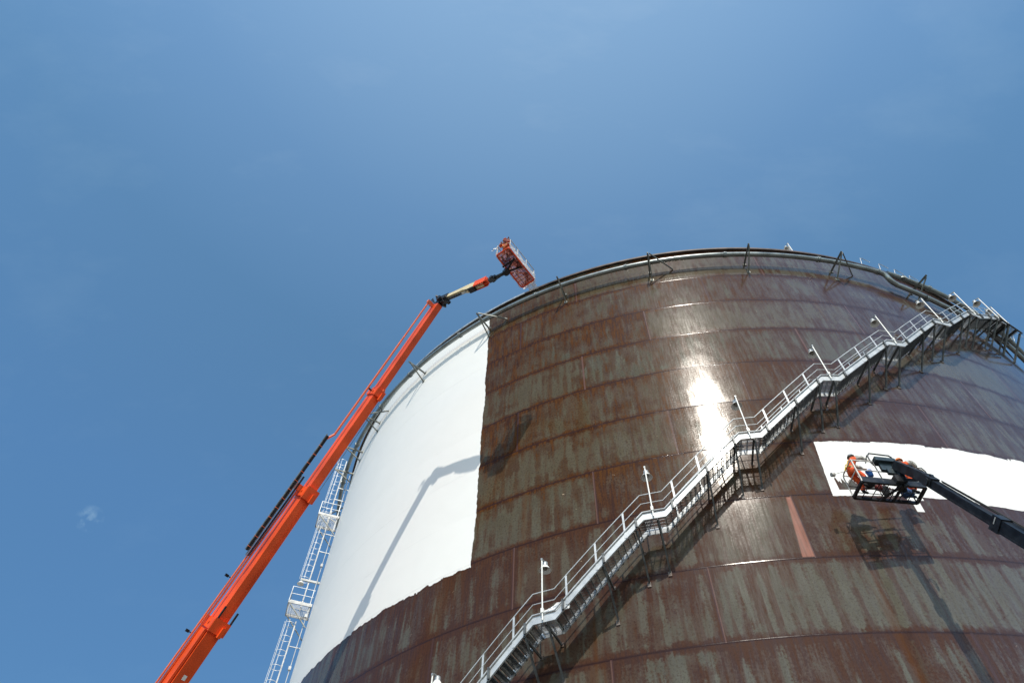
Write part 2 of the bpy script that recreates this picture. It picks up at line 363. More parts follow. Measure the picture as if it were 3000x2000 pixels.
    ja = g.noise(g.vec(0.0, g.m('MULTIPLY', Z, .35), 1.0), 1, 3, .6); ja2 = g.noise(g.vec(0.0, g.m('MULTIPLY', Z, 2.5), 6.0), 1, 2, .6)
    st = g.m('FLOOR', g.m('MULTIPLY', g.m('ADD', s, g.m('MULTIPLY', jz2, .8)), 1.25)); stj = g.white(g.vec(st, 2.0, 2.0))
    e1 = g.m('ADD', -35.72, g.m('MULTIPLY', g.m('SUBTRACT', Z, 21.0), -.038))
    e1 = g.m('ADD', e1, g.m('ADD', g.m('MULTIPLY', g.m('SUBTRACT', ja, .5), 1.1), g.m('MULTIPLY', g.m('SUBTRACT', ja2, .5), .16)))
    zb = g.m('ADD', 20.93, g.m('ADD', g.m('MULTIPLY', g.m('SUBTRACT', jz, .5), .5), g.m('MULTIPLY', g.m('SUBTRACT', stj, .5), .13)))
    w1 = g.m('MULTIPLY', g.m('SUBTRACT', 1, g.step(az, e1, .02)), g.step(Z, zb, .012))
    l2 = g.m('ADD', -5.93, g.m('MULTIPLY', g.m('SUBTRACT', Z, 21.1), .17)); l2 = g.m('ADD', l2, g.m('MULTIPLY', g.m('SUBTRACT', ja2, .5), .1))
    zt = g.m('ADD', 24.14, g.m('ADD', g.m('MULTIPLY', g.m('SUBTRACT', jz, .5), .25), g.m('MULTIPLY', g.m('SUBTRACT', stj, .5), .12)))
    zl = g.m('ADD', 20.99, g.m('ADD', g.m('MULTIPLY', g.m('SUBTRACT', jz, .5), .2), g.rng(az, 4.9, 5.1, 0, -.12)))
    w2 = g.m('MULTIPLY', g.m('MULTIPLY', g.step(az, l2, .02), g.m('SUBTRACT', 1, g.step(Z, zt, .012))), g.step(Z, zl, .01))
    ht = g.m('ADD', 21.78, g.m('ADD', g.m('ADD', g.m('MULTIPLY', g.m('SUBTRACT', stj, .5), .4), g.m('MULTIPLY', g.m('SUBTRACT', jz2, .5), 1.6)), g.rng(az, -2.0, -.2, 0, -.6)))
    hole = g.m('MULTIPLY', g.m('MULTIPLY', g.step(az, -5.25, .02), g.m('SUBTRACT', 1, g.step(az, -.3, .02))), g.m('MULTIPLY', g.step(Z, 21.31, .012), g.m('SUBTRACT', 1, g.step(Z, ht, .012))))
    w2 = g.m('MULTIPLY', w2, g.m('SUBTRACT', 1, hole))
    sa = g.m('SUBTRACT', az, g.m('MULTIPLY', g.m('SUBTRACT', Z, 20.2), .05))
    stub = g.m('MULTIPLY', g.m('MULTIPLY', g.step(sa, -.28, .02), g.m('SUBTRACT', 1, g.step(sa, .28, .02))), g.m('MULTIPLY', g.step(Z, 20.22, .02), g.m('SUBTRACT', 1, g.step(Z, 20.95, .02))))
    stub2 = g.m('MULTIPLY', g.m('MULTIPLY', g.step(az, -.5, .02), g.m('SUBTRACT', 1, g.step(az, .75, .02))), g.m('MULTIPLY', g.step(Z, 20.82, .02), g.m('SUBTRACT', 1, g.step(Z, 21.05, .02))))
    wm = g.m('MAXIMUM', g.m('MAXIMUM', w1, w2), g.m('MAXIMUM', stub, stub2))
    wc = g.mix(g.rng(blot, .3, .7), (.83, .83, .80), (.805, .805, .775))
    wc = g.mix(g.m('MULTIPLY', line, .06), wc, (.6, .6, .6))
    col = g.mix(wm, col, wc)
    t.links.new(col, b.inputs['Base Color'])
    # gloss
    brush = g.noise(g.vec(g.m('MULTIPLY', s, 42), g.m('MULTIPLY', Z, 1.1), cs), 1, 4, .65)
    ro = g.rng(brush, .3, .7, .085, .14)
    ro = g.m('ADD', ro, g.m('MULTIPLY', rust, .04)); ro = g.m('ADD', ro, g.m('MULTIPLY', g.m('SUBTRACT', plate2, .5), .05)); ro = g.m('ADD', ro, g.rng(speck, .5, .7, 0, .08))
    ro = g.m('ADD', g.m('MULTIPLY', ro, g.m('SUBTRACT', 1, wm)), g.m('MULTIPLY', wm, .42), clamp=True)
    t.links.new(ro, b.inputs['Roughness'])
    b.inputs['IOR'].default_value = 1.5
    sg = g.m('ADD', s, g.m('MULTIPLY', g.m('SUBTRACT', blot, .5), 8))
    gl0 = g.m('ADD', g.rng(sg, -13.5, -8.5, .11, .31), g.m('MULTIPLY', g.rng(s, -4, 5, 0, .62), 1))
    gl0 = g.m('ADD', gl0, g.m('MULTIPLY', lowm, g.rng(sg, -26, -14, .25, 0)))
    sl = g.m('MULTIPLY', g.m('MULTIPLY', gl0, g.rng(runf, .36, .62, 1.25, .55)), g.m('SUBTRACT', 1, g.m('MULTIPLY', rust, .4)))
    sl = g.m('ADD', g.m('MULTIPLY', sl, g.m('SUBTRACT', 1, wm)), g.m('MULTIPLY', wm, .30)); t.links.new(sl, b.inputs['Specular IOR Level'])
    # bump: brushed scratches, plate waviness, weld beads
    wave = g.noise(g.vec(g.m('MULTIPLY', s, .45), g.m('MULTIPLY', Z, .35), cs), 1, 2, .5)
    h = g.m('ADD', g.m('MULTIPLY', brush, .0005), g.m('MULTIPLY', fine, .0006)); h = g.m('MULTIPLY', h, g.m('SUBTRACT', 1, g.m('MULTIPLY', wm, .8)))
    h = g.m('ADD', h, g.m('MULTIPLY', wave, .026))
    h = g.m('ADD', h, g.m('MULTIPLY', g.m('MULTIPLY', dtop, dbot), .0018))          # plates bow a little between the welds
    h = g.m('ADD', h, g.m('MULTIPLY', g.m('MULTIPLY', g.m('SUBTRACT', g.white(g.vec(course, 4.0, 1.0)), .5), dtop), .012))
    bead = g.m('SUBTRACT', 1, g.rng(dseam, 0, .03, 0, 1)); bead2 = g.m('SUBTRACT', 1, g.rng(dweld, 0, .03, 0, 1))
    h = g.m('ADD', h, g.m('MULTIPLY', bead, .003)); h = g.m('ADD', h, g.m('MULTIPLY', bead2, .0006))
    h = g.m('ADD', h, g.m('MULTIPLY', wm, .0015))
    bp = t.nodes.new("ShaderNodeBump"); bp.inputs['Strength'].default_value = 1; bp.inputs['Distance'].default_value = 1
    t.links.new(h, bp.inputs['Height']); t.links.new(bp.outputs[0], b.inputs['Normal'])
    return m

# ------------------------------------------------------------------ storage tank
tank = empty('storage_tank', (CX, CY, 0), 'huge cylindrical steel tank, rusty brown plates partly covered with fresh white paint', 'tank')
def ring(prof, n=384, a0=0, a1=360, smooth=True, mb=None):
    mb = mb or MB(); closed = (a1-a0) >= 360; vs = []; N = n if closed else n+1
    for i in range(N):
        a = a0+(a1-a0)*i/n
        for (r, z) in prof: vs.append(P(a, r, z))
    k = len(prof); fs = []
    for i in range(n):
        j = (i+1) % N
        for q in range(k-1): fs.append((i*k+q, j*k+q, j*k+q+1, i*k+q+1))
    mb.add(vs, fs, smooth); return mb
mb = ring([(R, 0)]+[(R, seamz(k)) for k in range(13, 0, -1)]+[(R, 42.62)], 512)
sh = mb.build('shell', shell_mat(), tank)
# top curb flange: underside, lip and top
fl = MB()
for pr in ([(R-.005, 42.62), (R+.16, 42.62)], [(R+.16, 42.62), (R+.16, 42.78)], [(R+.16, 42.78), (R-.25, 42.80)]):
    ring(pr, 384, mb=fl)
rim = fl.build('rim_flange', RIMDK, tank)
fl = MB(); ring([(R+.16, 42.60), (R+.175, 42.60), (R+.175, 42.80), (R+.0, 42.81)], 80, a0=-110, a1=-31, mb=fl)
fl.build('rim_edge_plate', GALV, tank)
rf = ring([(R-.25, 42.80), (22, 44.6), (12, 46.2), (4, 46.9), (.01, 47.0)], 128); rf.build('roof', ROOFM, tank)

# ------------------------------------------------------------------ rim pipes with brackets
pipe = empty('rim_pipe', P(-20, 30.6, 40.9), 'long grey galvanised pipe carried on brackets round the rim of the rusty tank', 'pipe', 'pipes round the tank rim')
def arcp(a0, a1, r, z, n=None, z1=None):
    n = n or max(2, int(abs(a1-a0)/1.0)); z1 = z if z1 is None else z1
    return [P(a0+(a1-a0)*i/n, r, z+(z1-z)*i/n) for i in range(n+1)]
PR = .155
mb = MB(); mb.tube(arcp(-105, 13.3, 30.60, 40.90), PR, 16); mb.build('pipe_run', PIPEM, pipe)
mb = MB(); mb.tube([P(13.25, 30.60, 40.90), P(13.7, 30.60, 40.88), P(14.05, 30.60, 40.75), P(14.2, 30.58, 40.5), P(14.35, 30.55, 40.25), P(14.7, 30.5, 40.12), P(15.2, 30.46, 40.05)], PR*1.06, 14); mb.build('elbow', PIPEM, pipe)
mb = MB(); mb.tube([P(15.15+i*1.0, 30.44, 40.05-.55*min(1, i/6)) for i in range(60)], PR, 14); mb.build('lower_pipe_run', PIPEM, pipe)
def clamp_mb(az, r, z, rr=.155):
    mb = MB(); T = tan_(az)
    for s_ in (-1, 1):
        mb.lathe(P(az, r, z)+T*.05*s_, [(rr+.002, -.022), (rr+.045, -.022), (rr+.045, .022), (rr+.002, .022)], 16, T)
    for k in range(6):
        a = k*pi/3; d = rad(az)*cos(a)+Vector((0, 0, 1))*sin(a)
        mb.tube([P(az, r, z)+d*(rr+.035)-T*.1, P(az, r, z)+d*(rr+.035)+T*.1], .018, 6)
    return mb
for a in (-74.5, -66, -57.5, -50.2, -40.5, -28.9, -17.4, -5.6, 5.6, 13.2):
    clamp_mb(a, 30.60, 40.90).build('pipe_clamp', PIPEM, pipe)
for a in (19.0, 22.8, 29.5):
    clamp_mb(a, 30.44, 39.55).build('pipe_clamp', PIPEM, pipe)
mb = MB()   # small sprinkler nozzles standing off the pipe
BRK = [(-71.5, 0), (-66.5, 0), (-59.8, 1), (-48.1, 0), (-36.4, 1), (-25.4, 0), (-14.6, 1), (-3.2, 0), (7.5, 1), (18.4, 0), (30, 1), (-82, 1)]
for a, side in BRK:
    mb = MB(); tip = P(a, 31.52, 40.56)
    mb.chan(P(a, 30.0, 40.60), tip, .07, .10, .014)
    mb.beam(P(a, 30.02, 39.62), P(a, 31.40, 40.50), .07, .07)
    if side: mb.beam(P(a+2.75, 30.02, 40.60), P(a+.1, 31.46, 40.56), .06, .09)
    mb.box(P(a, 30.02, 39.62), tan_(a), rad(a), (0, 0, 1), .10, .02, .12)
    mb.box(P(a, 30.02, 40.60), tan_(a), rad(a), (0, 0, 1), .10, .02, .10)
    mb.build('outrigger_bracket', PIPEW, pipe)
for i in range(46):
    a = -84+i*2.15
    if a > 13: break
    mb = MB(); mb.tube([P(a, 30.60, 41.04), P(a, 30.60, 41.18), P(a, 30.52, 41.24)], .022, 6); mb.build('nozzle', LAMPG, pipe)
pipe2 = empty('rim_pipe', P(16, 30.62, 40.85), 'upper grey pipe that begins behind the elbow and leaves past the top stair landing', 'pipe', 'pipes round the tank rim')
mb = MB(); mb.tube(arcp(14.4, 70, 30.68, 40.95), .15, 14); mb.build('pipe_run', PIPEM, pipe2)
for a in (16.6, 20.4, 30, 35): clamp_mb(a, 30.68, 40.95).build('pipe_clamp', PIPEM, pipe2)
mb = MB(); mb.tube([P(16.2, 30.72, 40.85), P(16.5, 30.86, 40.75), P(16.8, 30.86, 40.5)], [.06, .07, .05], 10); mb.build('drain_fitting', PIPEM, pipe2)
for i, a in enumerate((13.2, 15.9, 18.2, 20.6)):
    mb = MB(); mb.tube([P(a, 30.1, 42.7), P(a+.0, 30.3, 43.35), P(a+.15, 30.3, 43.42), P(a+1.15, 30.3, 43.2), P(a+1.2, 30.3, 43.1)], .022, 6)
    tag(mb.build('rim_hook', GALV), ['bent steel rod on the tank rim above the pipe elbow', 'bent steel rod on the tank rim, second from the pipe elbow', 'bent steel rod on the tank rim, third from the pipe elbow', 'bent steel rod on the tank rim nearest the stair lamps'][i], 'rod', 'bent rods on the tank rim')

# ------------------------------------------------------------------ spiral stair
RO, RI = 31.455, 30.53
LAND = [(-53.3, -51.7, 5.6), (-45.0, -43.4, 9.1), (-36.7, -35.1, 12.6), (-28.42, -26.85, 16.05), (-20.16, -18.58, 19.50), (-11.96, -10.36, 23.03), (-3.64, -2.20, 26.62), (4.47, 5.95, 29.95), (12.31, 13.82, 33.33), (20.00, 21.25, 36.50), (26.6, 28.4, 38.45)]
FLIGHTS = []; pts_path = []
start = (-64.0, 0.6)
prev = start
for (a0, a1, z) in LAND:
    FLIGHTS.append((prev[0], prev[1], a0, z)); pts_path += [(a0, z), (a1, z)]; prev = (a1, z)
pts_path = [start]+pts_path
stair = empty('spiral_stair', P(-62, 31, 0), 'galvanised steel stair climbing round the rusty tank wall with landings and handrail', 'staircase')
def path_z(az):
    for i in range(len(pts_path)-1):
        a, z = pts_path[i]; b, y = pts_path[i+1]
        if a <= az <= b: return z+(y-z)*(az-a)/(b-a+1e-9)
    return pts_path[-1][1]
def pathpts(a0, a1, r, dz, step=1.0):
    out = []; bps = [a for a, z in pts_path if a0 < a < a1]
    ls = [a0]+bps+[a1]
    for i in range(len(ls)-1):
        n = max(1, int(math.ceil((ls[i+1]-ls[i])/step)))
        for k in range(n): a = ls[i]+(ls[i+1]-ls[i])*k/n; out.append(P(a, r, path_z(a)+dz))
    out.append(P(a1, r, path_z(a1)+dz)); return out
def plate_strip(a0, a1, r0, r1, d0, d1, mb, step=1.0):
    A = pathpts(a0, a1, r0, d0, step); B = pathpts(a0, a1, r1, d0, step); C_ = pathpts(a0, a1, r1, d1, step); D = pathpts(a0, a1, r0, d1, step)
    n = len(A); vs = A+B+C_+D; fs = []
    for i in range(n-1):
        for q in range(4):
            p0 = q*n; p1 = ((q+1) % 4)*n; fs.append((p0+i, p0+i+1, p1+i+1, p1+i))
    fs += [(0, n, 2*n, 3*n), (n-1, 4*n-1, 3*n-1, 2*n-1)]
    mb.add(vs, fs, False)
# a tread, in a frame whose origin is on the outer stringer: +x round the tank, +y towards the wall
def tread_mesh():
    mb = MB(); W = RO-RI
    for k in range(9): x = -.125+.25*k/8; mb.bx(x-.003, x+.003, .012, W-.012, .0, .03)
    for y in (.16, .32, .48, .64, .80): mb.bx(-.125, .125, y-.004, y+.004, .012, .026)
    mb.bx(-.150, -.122, .01, W-.01, -.05, .034)       # nosing plate
    mb.bx(.128, .134, .01, W-.01, -.01, .034)
    mb.bx(-.13, .13, .004, .012, -.03, .034); mb.bx(-.13, .13, W-.012, W-.004, -.03, .034)
    return mb
TM = None
def place(o, az, r, z, parent):
    o.location = P(az, r, z)-(parent_org(parent)); o.rotation_euler = (0, 0, radians(az)); return o
def parent_org(p):
    q = Vector((0, 0, 0))
    while p is not None: q = q+p.location; p = p.parent
    return q
proto_tread = None
for fi, (a0, z0, a1, z1) in enumerate(FLIGHTS):
    mb = MB(); e = .0
    plate_strip(a0, a1, RO, RO+.014, 0, .31, mb); plate_strip(a0, a1, RI, RI+.014, 0, .29, mb)
    for (rr, sg) in ((RO, -1), (RI, 1)):
        plate_strip(a0, a1, rr+(.0 if sg < 0 else .014), rr+sg*.06+(.0 if sg < 0 else .014), -.002, .010, mb)
    fo = mb.build('flight', GALVL, stair)
    n = max(3, round((z1-z0)/.214)); 
    for i in range(n):
        a = a0+(a1-a0)*(i+.5)/n; z = z0+(z1-z0)*(i+.5)/n+.09
        if proto_tread is None:
            proto_tread = tread_mesh().build('tread', GRATE, None, org=Vector((0, 0, 0))); o = proto_tread
        else: o = proto_tread.copy(); COL.objects.link(o)
        o.parent = fo; place(o, a, RO, z, fo)
for (a0, a1, z) in LAND:
    mb = MB(); plate_strip(a0, a1, RO, RO+.014, 0, .31, mb); plate_strip(a0, a1, RI, RI+.014, 0, .29, mb)
    plate_strip(a0, a1, RO-.06, RO, -.002, .010, mb)
    n = int((a1-a0)*.5236/.031)
    for k in range(n):
        a = a0+(a1-a0)*(k+.5)/n; mb.beam(P(a, RI+.02, z+.20), P(a, RO-.005, z+.20), .006, .03)
    for r in (30.72, 30.9, 31.08, 31.26): mb.beam(P(a0, r, z+.205), P(a1, r, z+.205), .006, .012)
    for k in range(4):
        a = a0+(a1-a0)*(k+.3)/3.6; mb.beam(P(a, RI+.02, z+.13), P(a, RO-.005, z+.13), .025, .10)
    mb.build('landing', GALVL, stair)
A0, A1 = -60, 28.4
mb = MB(); mb.tube(pathpts(A0, A1, RO+.02, 1.25), .022, 8); mb.tube(pathpts(A0, A1, RO+.02, .80), .017, 8); mb.build('handrail', GALVL, stair)
mb = MB(); mb.tube(pathpts(A0, A1, RO+.05, .345), .032, 8); mb.build('conduit', GALVL, stair)
mb = MB(); mb.tube(pathpts(-18.5, A1, RI+.03, 1.22), .020, 8); mb.tube(pathpts(-18.5, A1, RI+.03, .78), .015, 8); mb.build('wall_side_handrail', GALV, stair)
for fi, (a0, z0, a1, z1) in enumerate(FLIGHTS):
    if fi == 0: continue
    for f in (.13, .46, .79):
        a = a0+(a1-a0)*f; z = z0+(z1-z0)*f; mb = MB(); T = tan_(a)
        if z < 30: mb.box(P(a, RO+.022, z+.64), T, rad(a), (0, 0, 1), .038, .007, .60)
        else: mb.box(P(a, RO+.022, z+.64), T, rad(a), (0, 0, 1), .030, .007, .60)
        mb.build('handrail_post', GALVL, stair)
        if a > -18.5:
            mb = MB(); mb.box(P(a, RI+.03, z+.62), T, rad(a), (0, 0, 1), .025, .006, .60); mb.build('handrail_post', GALV, stair)
    for f in (.09, .54, .92):
        a = a0+(a1-a0)*f; z = z0+(z1-z0)*f; mb = MB(); T = tan_(a)
        mb.box(P(a, RO+.065, z+.17), T, rad(a), (0, 0, 1), .038, .045, .21); mb.build('conduit_bracket', DSTEEL, stair)
    sup = [(a0+(a1-a0)*.53, z0+(z1-z0)*.53), (a0+(a1-a0)*.91, z0+(z1-z0)*.91)]
    la0, la1, lz = LAND[fi]; sup.append((la0+(la1-la0)*.62, lz))
    for a, z in sup:
        mb = MB(); mb.chan(P(a, 30.0, z-.06), P(a, RO+.02, z-.06), .05, .09, .012)
        mb.chan(P(a, RO-.04, z-.10), P(a, 30.03, z-1.46), .05, .08, .012)
        mb.build('wall_strut', DSTEEL, stair)
        mb = MB(); mb.box(P(a, 30.015, z-1.50), tan_(a), rad(a), (0, 0, 1), .07, .02, .10); mb.build('foot_plate', FOOT, stair)
        mb = MB(); mb.box(P(a, 30.015, z-.06), tan_(a), rad(a), (0, 0, 1), .06, .02, .08); mb.build('foot_plate', FOOT, stair)
# top platform: frame that reaches out over the rim pipe
mb = MB(); zt = 38.45
for a, r0, r1 in ((27.0, 30.5, 31.6), (28.2, 30.5, 31.6), (29.6, 30.6, 31.6)): mb.chan(P(a, r0, zt), P(a, r1, zt), .07, .16, .014)
for r in (30.6, 31.55): mb.chan(P(26.6, r, zt), P(30.4, r, zt), .07, .16, .014)
for k in range(30):
    a = 26.8+3.4*k/30; mb.beam(P(a, 30.6, zt+.1), P(a, 31.5, zt+.1), .006, .03)
for a in (28.2, 30.2):
    mb.beam(P(a, 31.5, zt-.05), P(a, 30.1, zt-1.6), .10, .10)
mb.build('top_platform', DSTEEL, stair)
mb = MB(); mb.tube([P(28.4, RO+.02, 39.7), P(30.6, RO+.02, 39.7), P(31.0, RO-.05, 39.6), P(31.2, RO-.3, 39.3), P(31.0, RO-.5, 38.6)], .022, 8)
mb.build('end_rail', GALV, stair)

# lamps on the landings
def lamp_parts(root, h, inward=.30):
    mb = MB(); mb.tube([(0, 0, 0), (0, 0, h-.02)], .030, 8); mb.bx(-.05, .05, -.05, .05, .28, .46); mb.build('post', LAMPW, root, org=Vector((0, 0, 0)))
    mb = MB(); mb.tube([(0, 0, h), (0, .10, h+.05), (0, inward, h+.05)], .026, 8); mb.bx(-.035, .035, -.04, .04, h-.06, h+.02); mb.build('arm', LAMPG, root, org=Vector((0, 0, 0)))
    hd = MB(); c = (0, inward, h+.04)
    hd.lathe(c, [(.001, .03), (.06, .03), (.105, .0), (.115, -.10), (.115, -.17), (.125, -.18)], 20); ho = hd.build('lamp_housing', LAMPG, root, org=Vector((0, 0, 0)))
    s2 = MB(); s2.lathe(c, [(.118, -.165), (.15, -.21), (.20, -.30), (.245, -.36), (.238, -.362), (.19, -.30), (.13, -.20), (.001, -.19)], 24); s2.build('lamp_shade', LAMPW, ho, org=Vector((0, 0, 0)))
    gl = MB(); gl.lathe(c, [(.085, -.19), (.09, -.27), (.06, -.325), (.001, -.335)], 14); gl.build('lamp_glass', GLASS, ho, org=Vector((0, 0, 0)))
LLAB = {2: 'white lamp head just above the bottom edge of the view, lowest on the stair', 3: 'white lamp post beside the crumpled white sheet on the lowest visible landing',
 4: 'white lamp post on the landing left of the bright sun glare', 5: 'white lamp post whose head stands just right of the sun glare', 6: 'slanting white lamp post on the landing up and right of the glare',
 7: 'white lamp post with bell head against purple brown steel, third below the rim', 8: 'white lamp post whose bell head overlaps the rim pipes', 9: 'white lamp post with head against the sky, first left of the top platform', 10: 'white lamp post at the start of the top platform, head against blue sky'}
first_lamp = None
for i, lab in LLAB.items():
    a0, a1, z = LAND[i]; am = (a0+a1)/2-.05 if i < 10 else 26.9
    if first_lamp is None:
        first_lamp = empty('stair_lamp', (0, 0, 0)); lamp_parts(first_lamp, 2.62); o = first_lamp
    else: o = copy_tree(first_lamp)
    o.location = P(am, RO+.08, z+.05); o.rotation_euler = (0, 0, radians(am)); tag(o, lab, 'lamp', 'lamp posts on the tank stair')
o = copy_tree(first_lamp); o.location = P(28.9, RO+.08, 38.6); o.rotation_euler = (0, 0, radians(28.9)); o.scale = (1, 1, .9)
tag(o, 'white lamp post at the far end of the top platform, partly behind another lamp', 'lamp', 'lamp posts on the tank stair')
o = copy_tree(first_lamp); o.location = P(5.2, 29.5, 42.75); o.rotation_euler = (0, 0, radians(8)); tag(o, 'lone white lamp standing on the tank roof beyond the rim', 'lamp', 'lamp posts on the tank stair')

# crumpled white sheet on the landing
def sheet(c, ax, ay, nx, ny, amp, seed, lift=None):
    rnd = random.Random(seed); mb = MB(); ph = [rnd.uniform(0, 6.3) for _ in range(8)]; vs = []
    c = Vector(c); ax = Vector(ax); ay = Vector(ay); nrm = ax.cross(ay).normalized()
    for j in range(ny+1):
        for i in range(nx+1):
            u, v = i/nx-.5, j/ny-.5
            d = amp*(sin(9*u+ph[0]+4*v)+.6*sin(17*v+ph[1]+6*u)+.45*sin(31*u+ph[2]-9*v)+.3*sin(43*v+21*u+ph[3]))
            p = c+ax*u+ay*v+nrm*d
            if lift: p = p+Vector(lift(u, v))
            vs.append(p)
    fs = [(j*(nx+1)+i, j*(nx+1)+i+1, (j+1)*(nx+1)+i+1, (j+1)*(nx+1)+i) for j in range(ny) for i in range(nx)]
    mb.add(vs, fs, True); return mb
am = -26.9
sh_ = sheet(P(am, 31.35, 16.62), tan_(am)*1.15, Vector((0, 0, .46))+rad(am)*-.2, 26, 14, .022, 5, lift=lambda u, v: (0, 0, -.32*abs(u)*(v+.5)+(.22 if v > 0 else 0)*(u)))
so_ = sh_.build('plastic_sheet', FILMW); tag(so_, 'crumpled white plastic sheet on the lowest visible stair landing', 'sheet')
md = so_.modifiers.new('t', 'SOLIDIFY'); md.thickness = .006
cb = MB(); cb.tube([P(31.2, 31.3, 39.2), P(33, 31.6, 38.6), P(40, 32.0, 36.0)], .008, 6); tag(cb.build('cable', WHITE), 'thin pale cable running down from the end of the top platform', 'cable')

# ------------------------------------------------------------------ caged ladder on the left edge
AZL = -74.0; lad = empty('caged_ladder', P(AZL, 30.8, 0), 'white caged ladder with two small platforms on the left edge of the tank', 'ladder')
T = tan_(AZL); Rd = rad(AZL)
def LP(t, r, z): return P(AZL, r, z)+T*t
def ladder_run(z0, z1, t0=0.0, rr=30.75, cage_from=None):
    mb = MB()
    for s_ in (-1, 1): mb.beam(LP(t0+s_*.23, rr, z0), LP(t0+s_*.23, rr, z1), .02, .07, Rd)
    mb.build('ladder_rail', LADP, lad)
    mb = MB(); z = z0+.2
    while z < z1: mb.tube([LP(t0-.23, rr, z), LP(t0+.23, rr, z)], .013, 6); z += .28
    mb.build('ladder_rungs', LADP, lad)
    mb = MB(); c0 = cage_from if cage_from else z0+2.2; z = c0; angs = [-115, -78, -40, 0, 40, 78, 115]
    def cp(a, z): return LP(t0+.36*sin(radians(a)), rr+.33+.36*cos(radians(a))-.0, z)
    while z <= z1+.01:
        pts = [LP(t0-.23, rr, z)]+[cp(a, z) for a in range(-115, 116, 15)]+[LP(t0+.23, rr, z)]
        for i in range(len(pts)-1): mb.beam(pts[i], pts[i+1], .006, .035)
        z += .98
    for a in angs[1:-1]: mb.beam(cp(a, c0), cp(a, z1), .006, .022)
    mb.build('cage', GALVL, lad)
ladder_run(3.0, 27.9, 0, 30.75, 5.2)
ladder_run(28.9, 37.4, 0.0, 30.75, 31.2)
ladder_run(36.5, 43.5, -.75, 30.85, 38.6)
for pz in (28.9, 36.5):
    mb = MB()
    for r0, r1, t0, t1 in ((30.05, 31.6, -.85, -.85), (30.05, 31.6, .75, .75)): mb.chan(LP(t0, r0, pz), LP(t1, r1, pz), .05, .20, .012)
    for r in (30.1, 31.6): mb.beam(LP(-.85, r, pz), LP(.75, r, pz), .05, .20)
    for k in range(16): t_ = -.83+1.56*k/15; mb.beam(LP(t_, 30.1, pz+.08), LP(t_, 31.58, pz+.08), .006, .03)
    mb.build('platform', LADP, lad)
    mb = MB()
    for t_ in (-.85, .75):
        for r in (30.2, 31.6): mb.beam(LP(t_, r, pz), LP(t_, r, pz+1.15), .05, .05)
        for h in (.6, 1.13): mb.beam(LP(t_, 30.1, pz+h), LP(t_, 31.6, pz+h), .03, .03)
    for h in (.6, 1.13): mb.beam(LP(-.85, 31.6, pz+h), LP(.75, 31.6, pz+h), .03, .03)
    mb.build('guard_rail', GALV, lad)
    for t_ in (-.8, .7):
        mb = MB(); mb.beam(LP(t_, 31.5, pz-.1), LP(t_, 30.05, pz-1.6), .06, .06); mb.build('brace', PIPEW, lad)
mb = MB(); mb.chan(LP(.3, 30.02, 31.0), LP(.3, 31.35, 31.0), .10, .14, .012); mb.build('lamp_beam', LADP, lad)
mb = MB(); mb.tube([LP(.55, 30.22, 3), LP(.55, 30.22, 41)], .025, 8)
for z in (24.6, 32.2, 21.0, 28.2): mb.box(LP(.55, 30.24, z), T, Rd, (0, 0, 1), .09, .08, .11)
mb.build('conduit', LADP, lad)
for z in (23.2, 26.2, 33.6, 35.2, 38.6, 39.8):
    mb = MB(); mb.beam(LP(.15, 30.0, z), LP(.15, 30.8, z), .06, .05); mb.build('standoff', GALV, lad)
lo = empty('platform_lamp', LP(.3, 31.25, 30.9), 'small bell lamp hanging under a white beam above the lower ladder platform', 'lamp')
mb = MB(); mb.lathe(LP(.3, 31.25, 30.92), [(.001, 0), (.09, 0), (.10, -.15), (.13, -.17)], 16); mb.build('lamp_housing', LAMPG, lo)
mb = MB(); mb.lathe(LP(.3, 31.25, 30.92), [(.11, -.15), (.17, -.22), (.24, -.33), (.23, -.332), (.15, -.22), (.001, -.18)], 20); mb.build('lamp_shade', LAMPW, lo)

# ------------------------------------------------------------------ skinned figures
def skin_mesh(name, verts, radii, edges, material, parent, sub=2, root=0):
    me = bpy.data.meshes.new(name); org = parent.location if parent else Vector((0, 0, 0))
    me.from_pydata([tuple(Vector(v)-org) for v in verts], edges, []); me.materials.append(material)
    o = bpy.data.objects.new(name, me); COL.objects.link(o)
    md = o.modifiers.new('skin', 'SKIN'); md.use_smooth_shade = True
    sk = me.skin_vertices[0].data
    for i, r in enumerate(radii):
        rr = r if isinstance(r, tuple) else (r, r); sk[i].radius = rr; sk[i].use_root = (i == root)
    s2 = o.modifiers.new('sub', 'SUBSURF'); s2.levels = sub; s2.render_levels = sub
    dg = bpy.context.evaluated_depsgraph_get(); dg.update()
    nm = bpy.data.meshes.new_from_object(o.evaluated_get(dg)); nm.name = name
    o.modifiers.clear(); o.data = nm
    if not nm.materials: nm.materials.append(material)
    for p in nm.polygons: p.use_smooth = True
    o.parent = parent
    return o
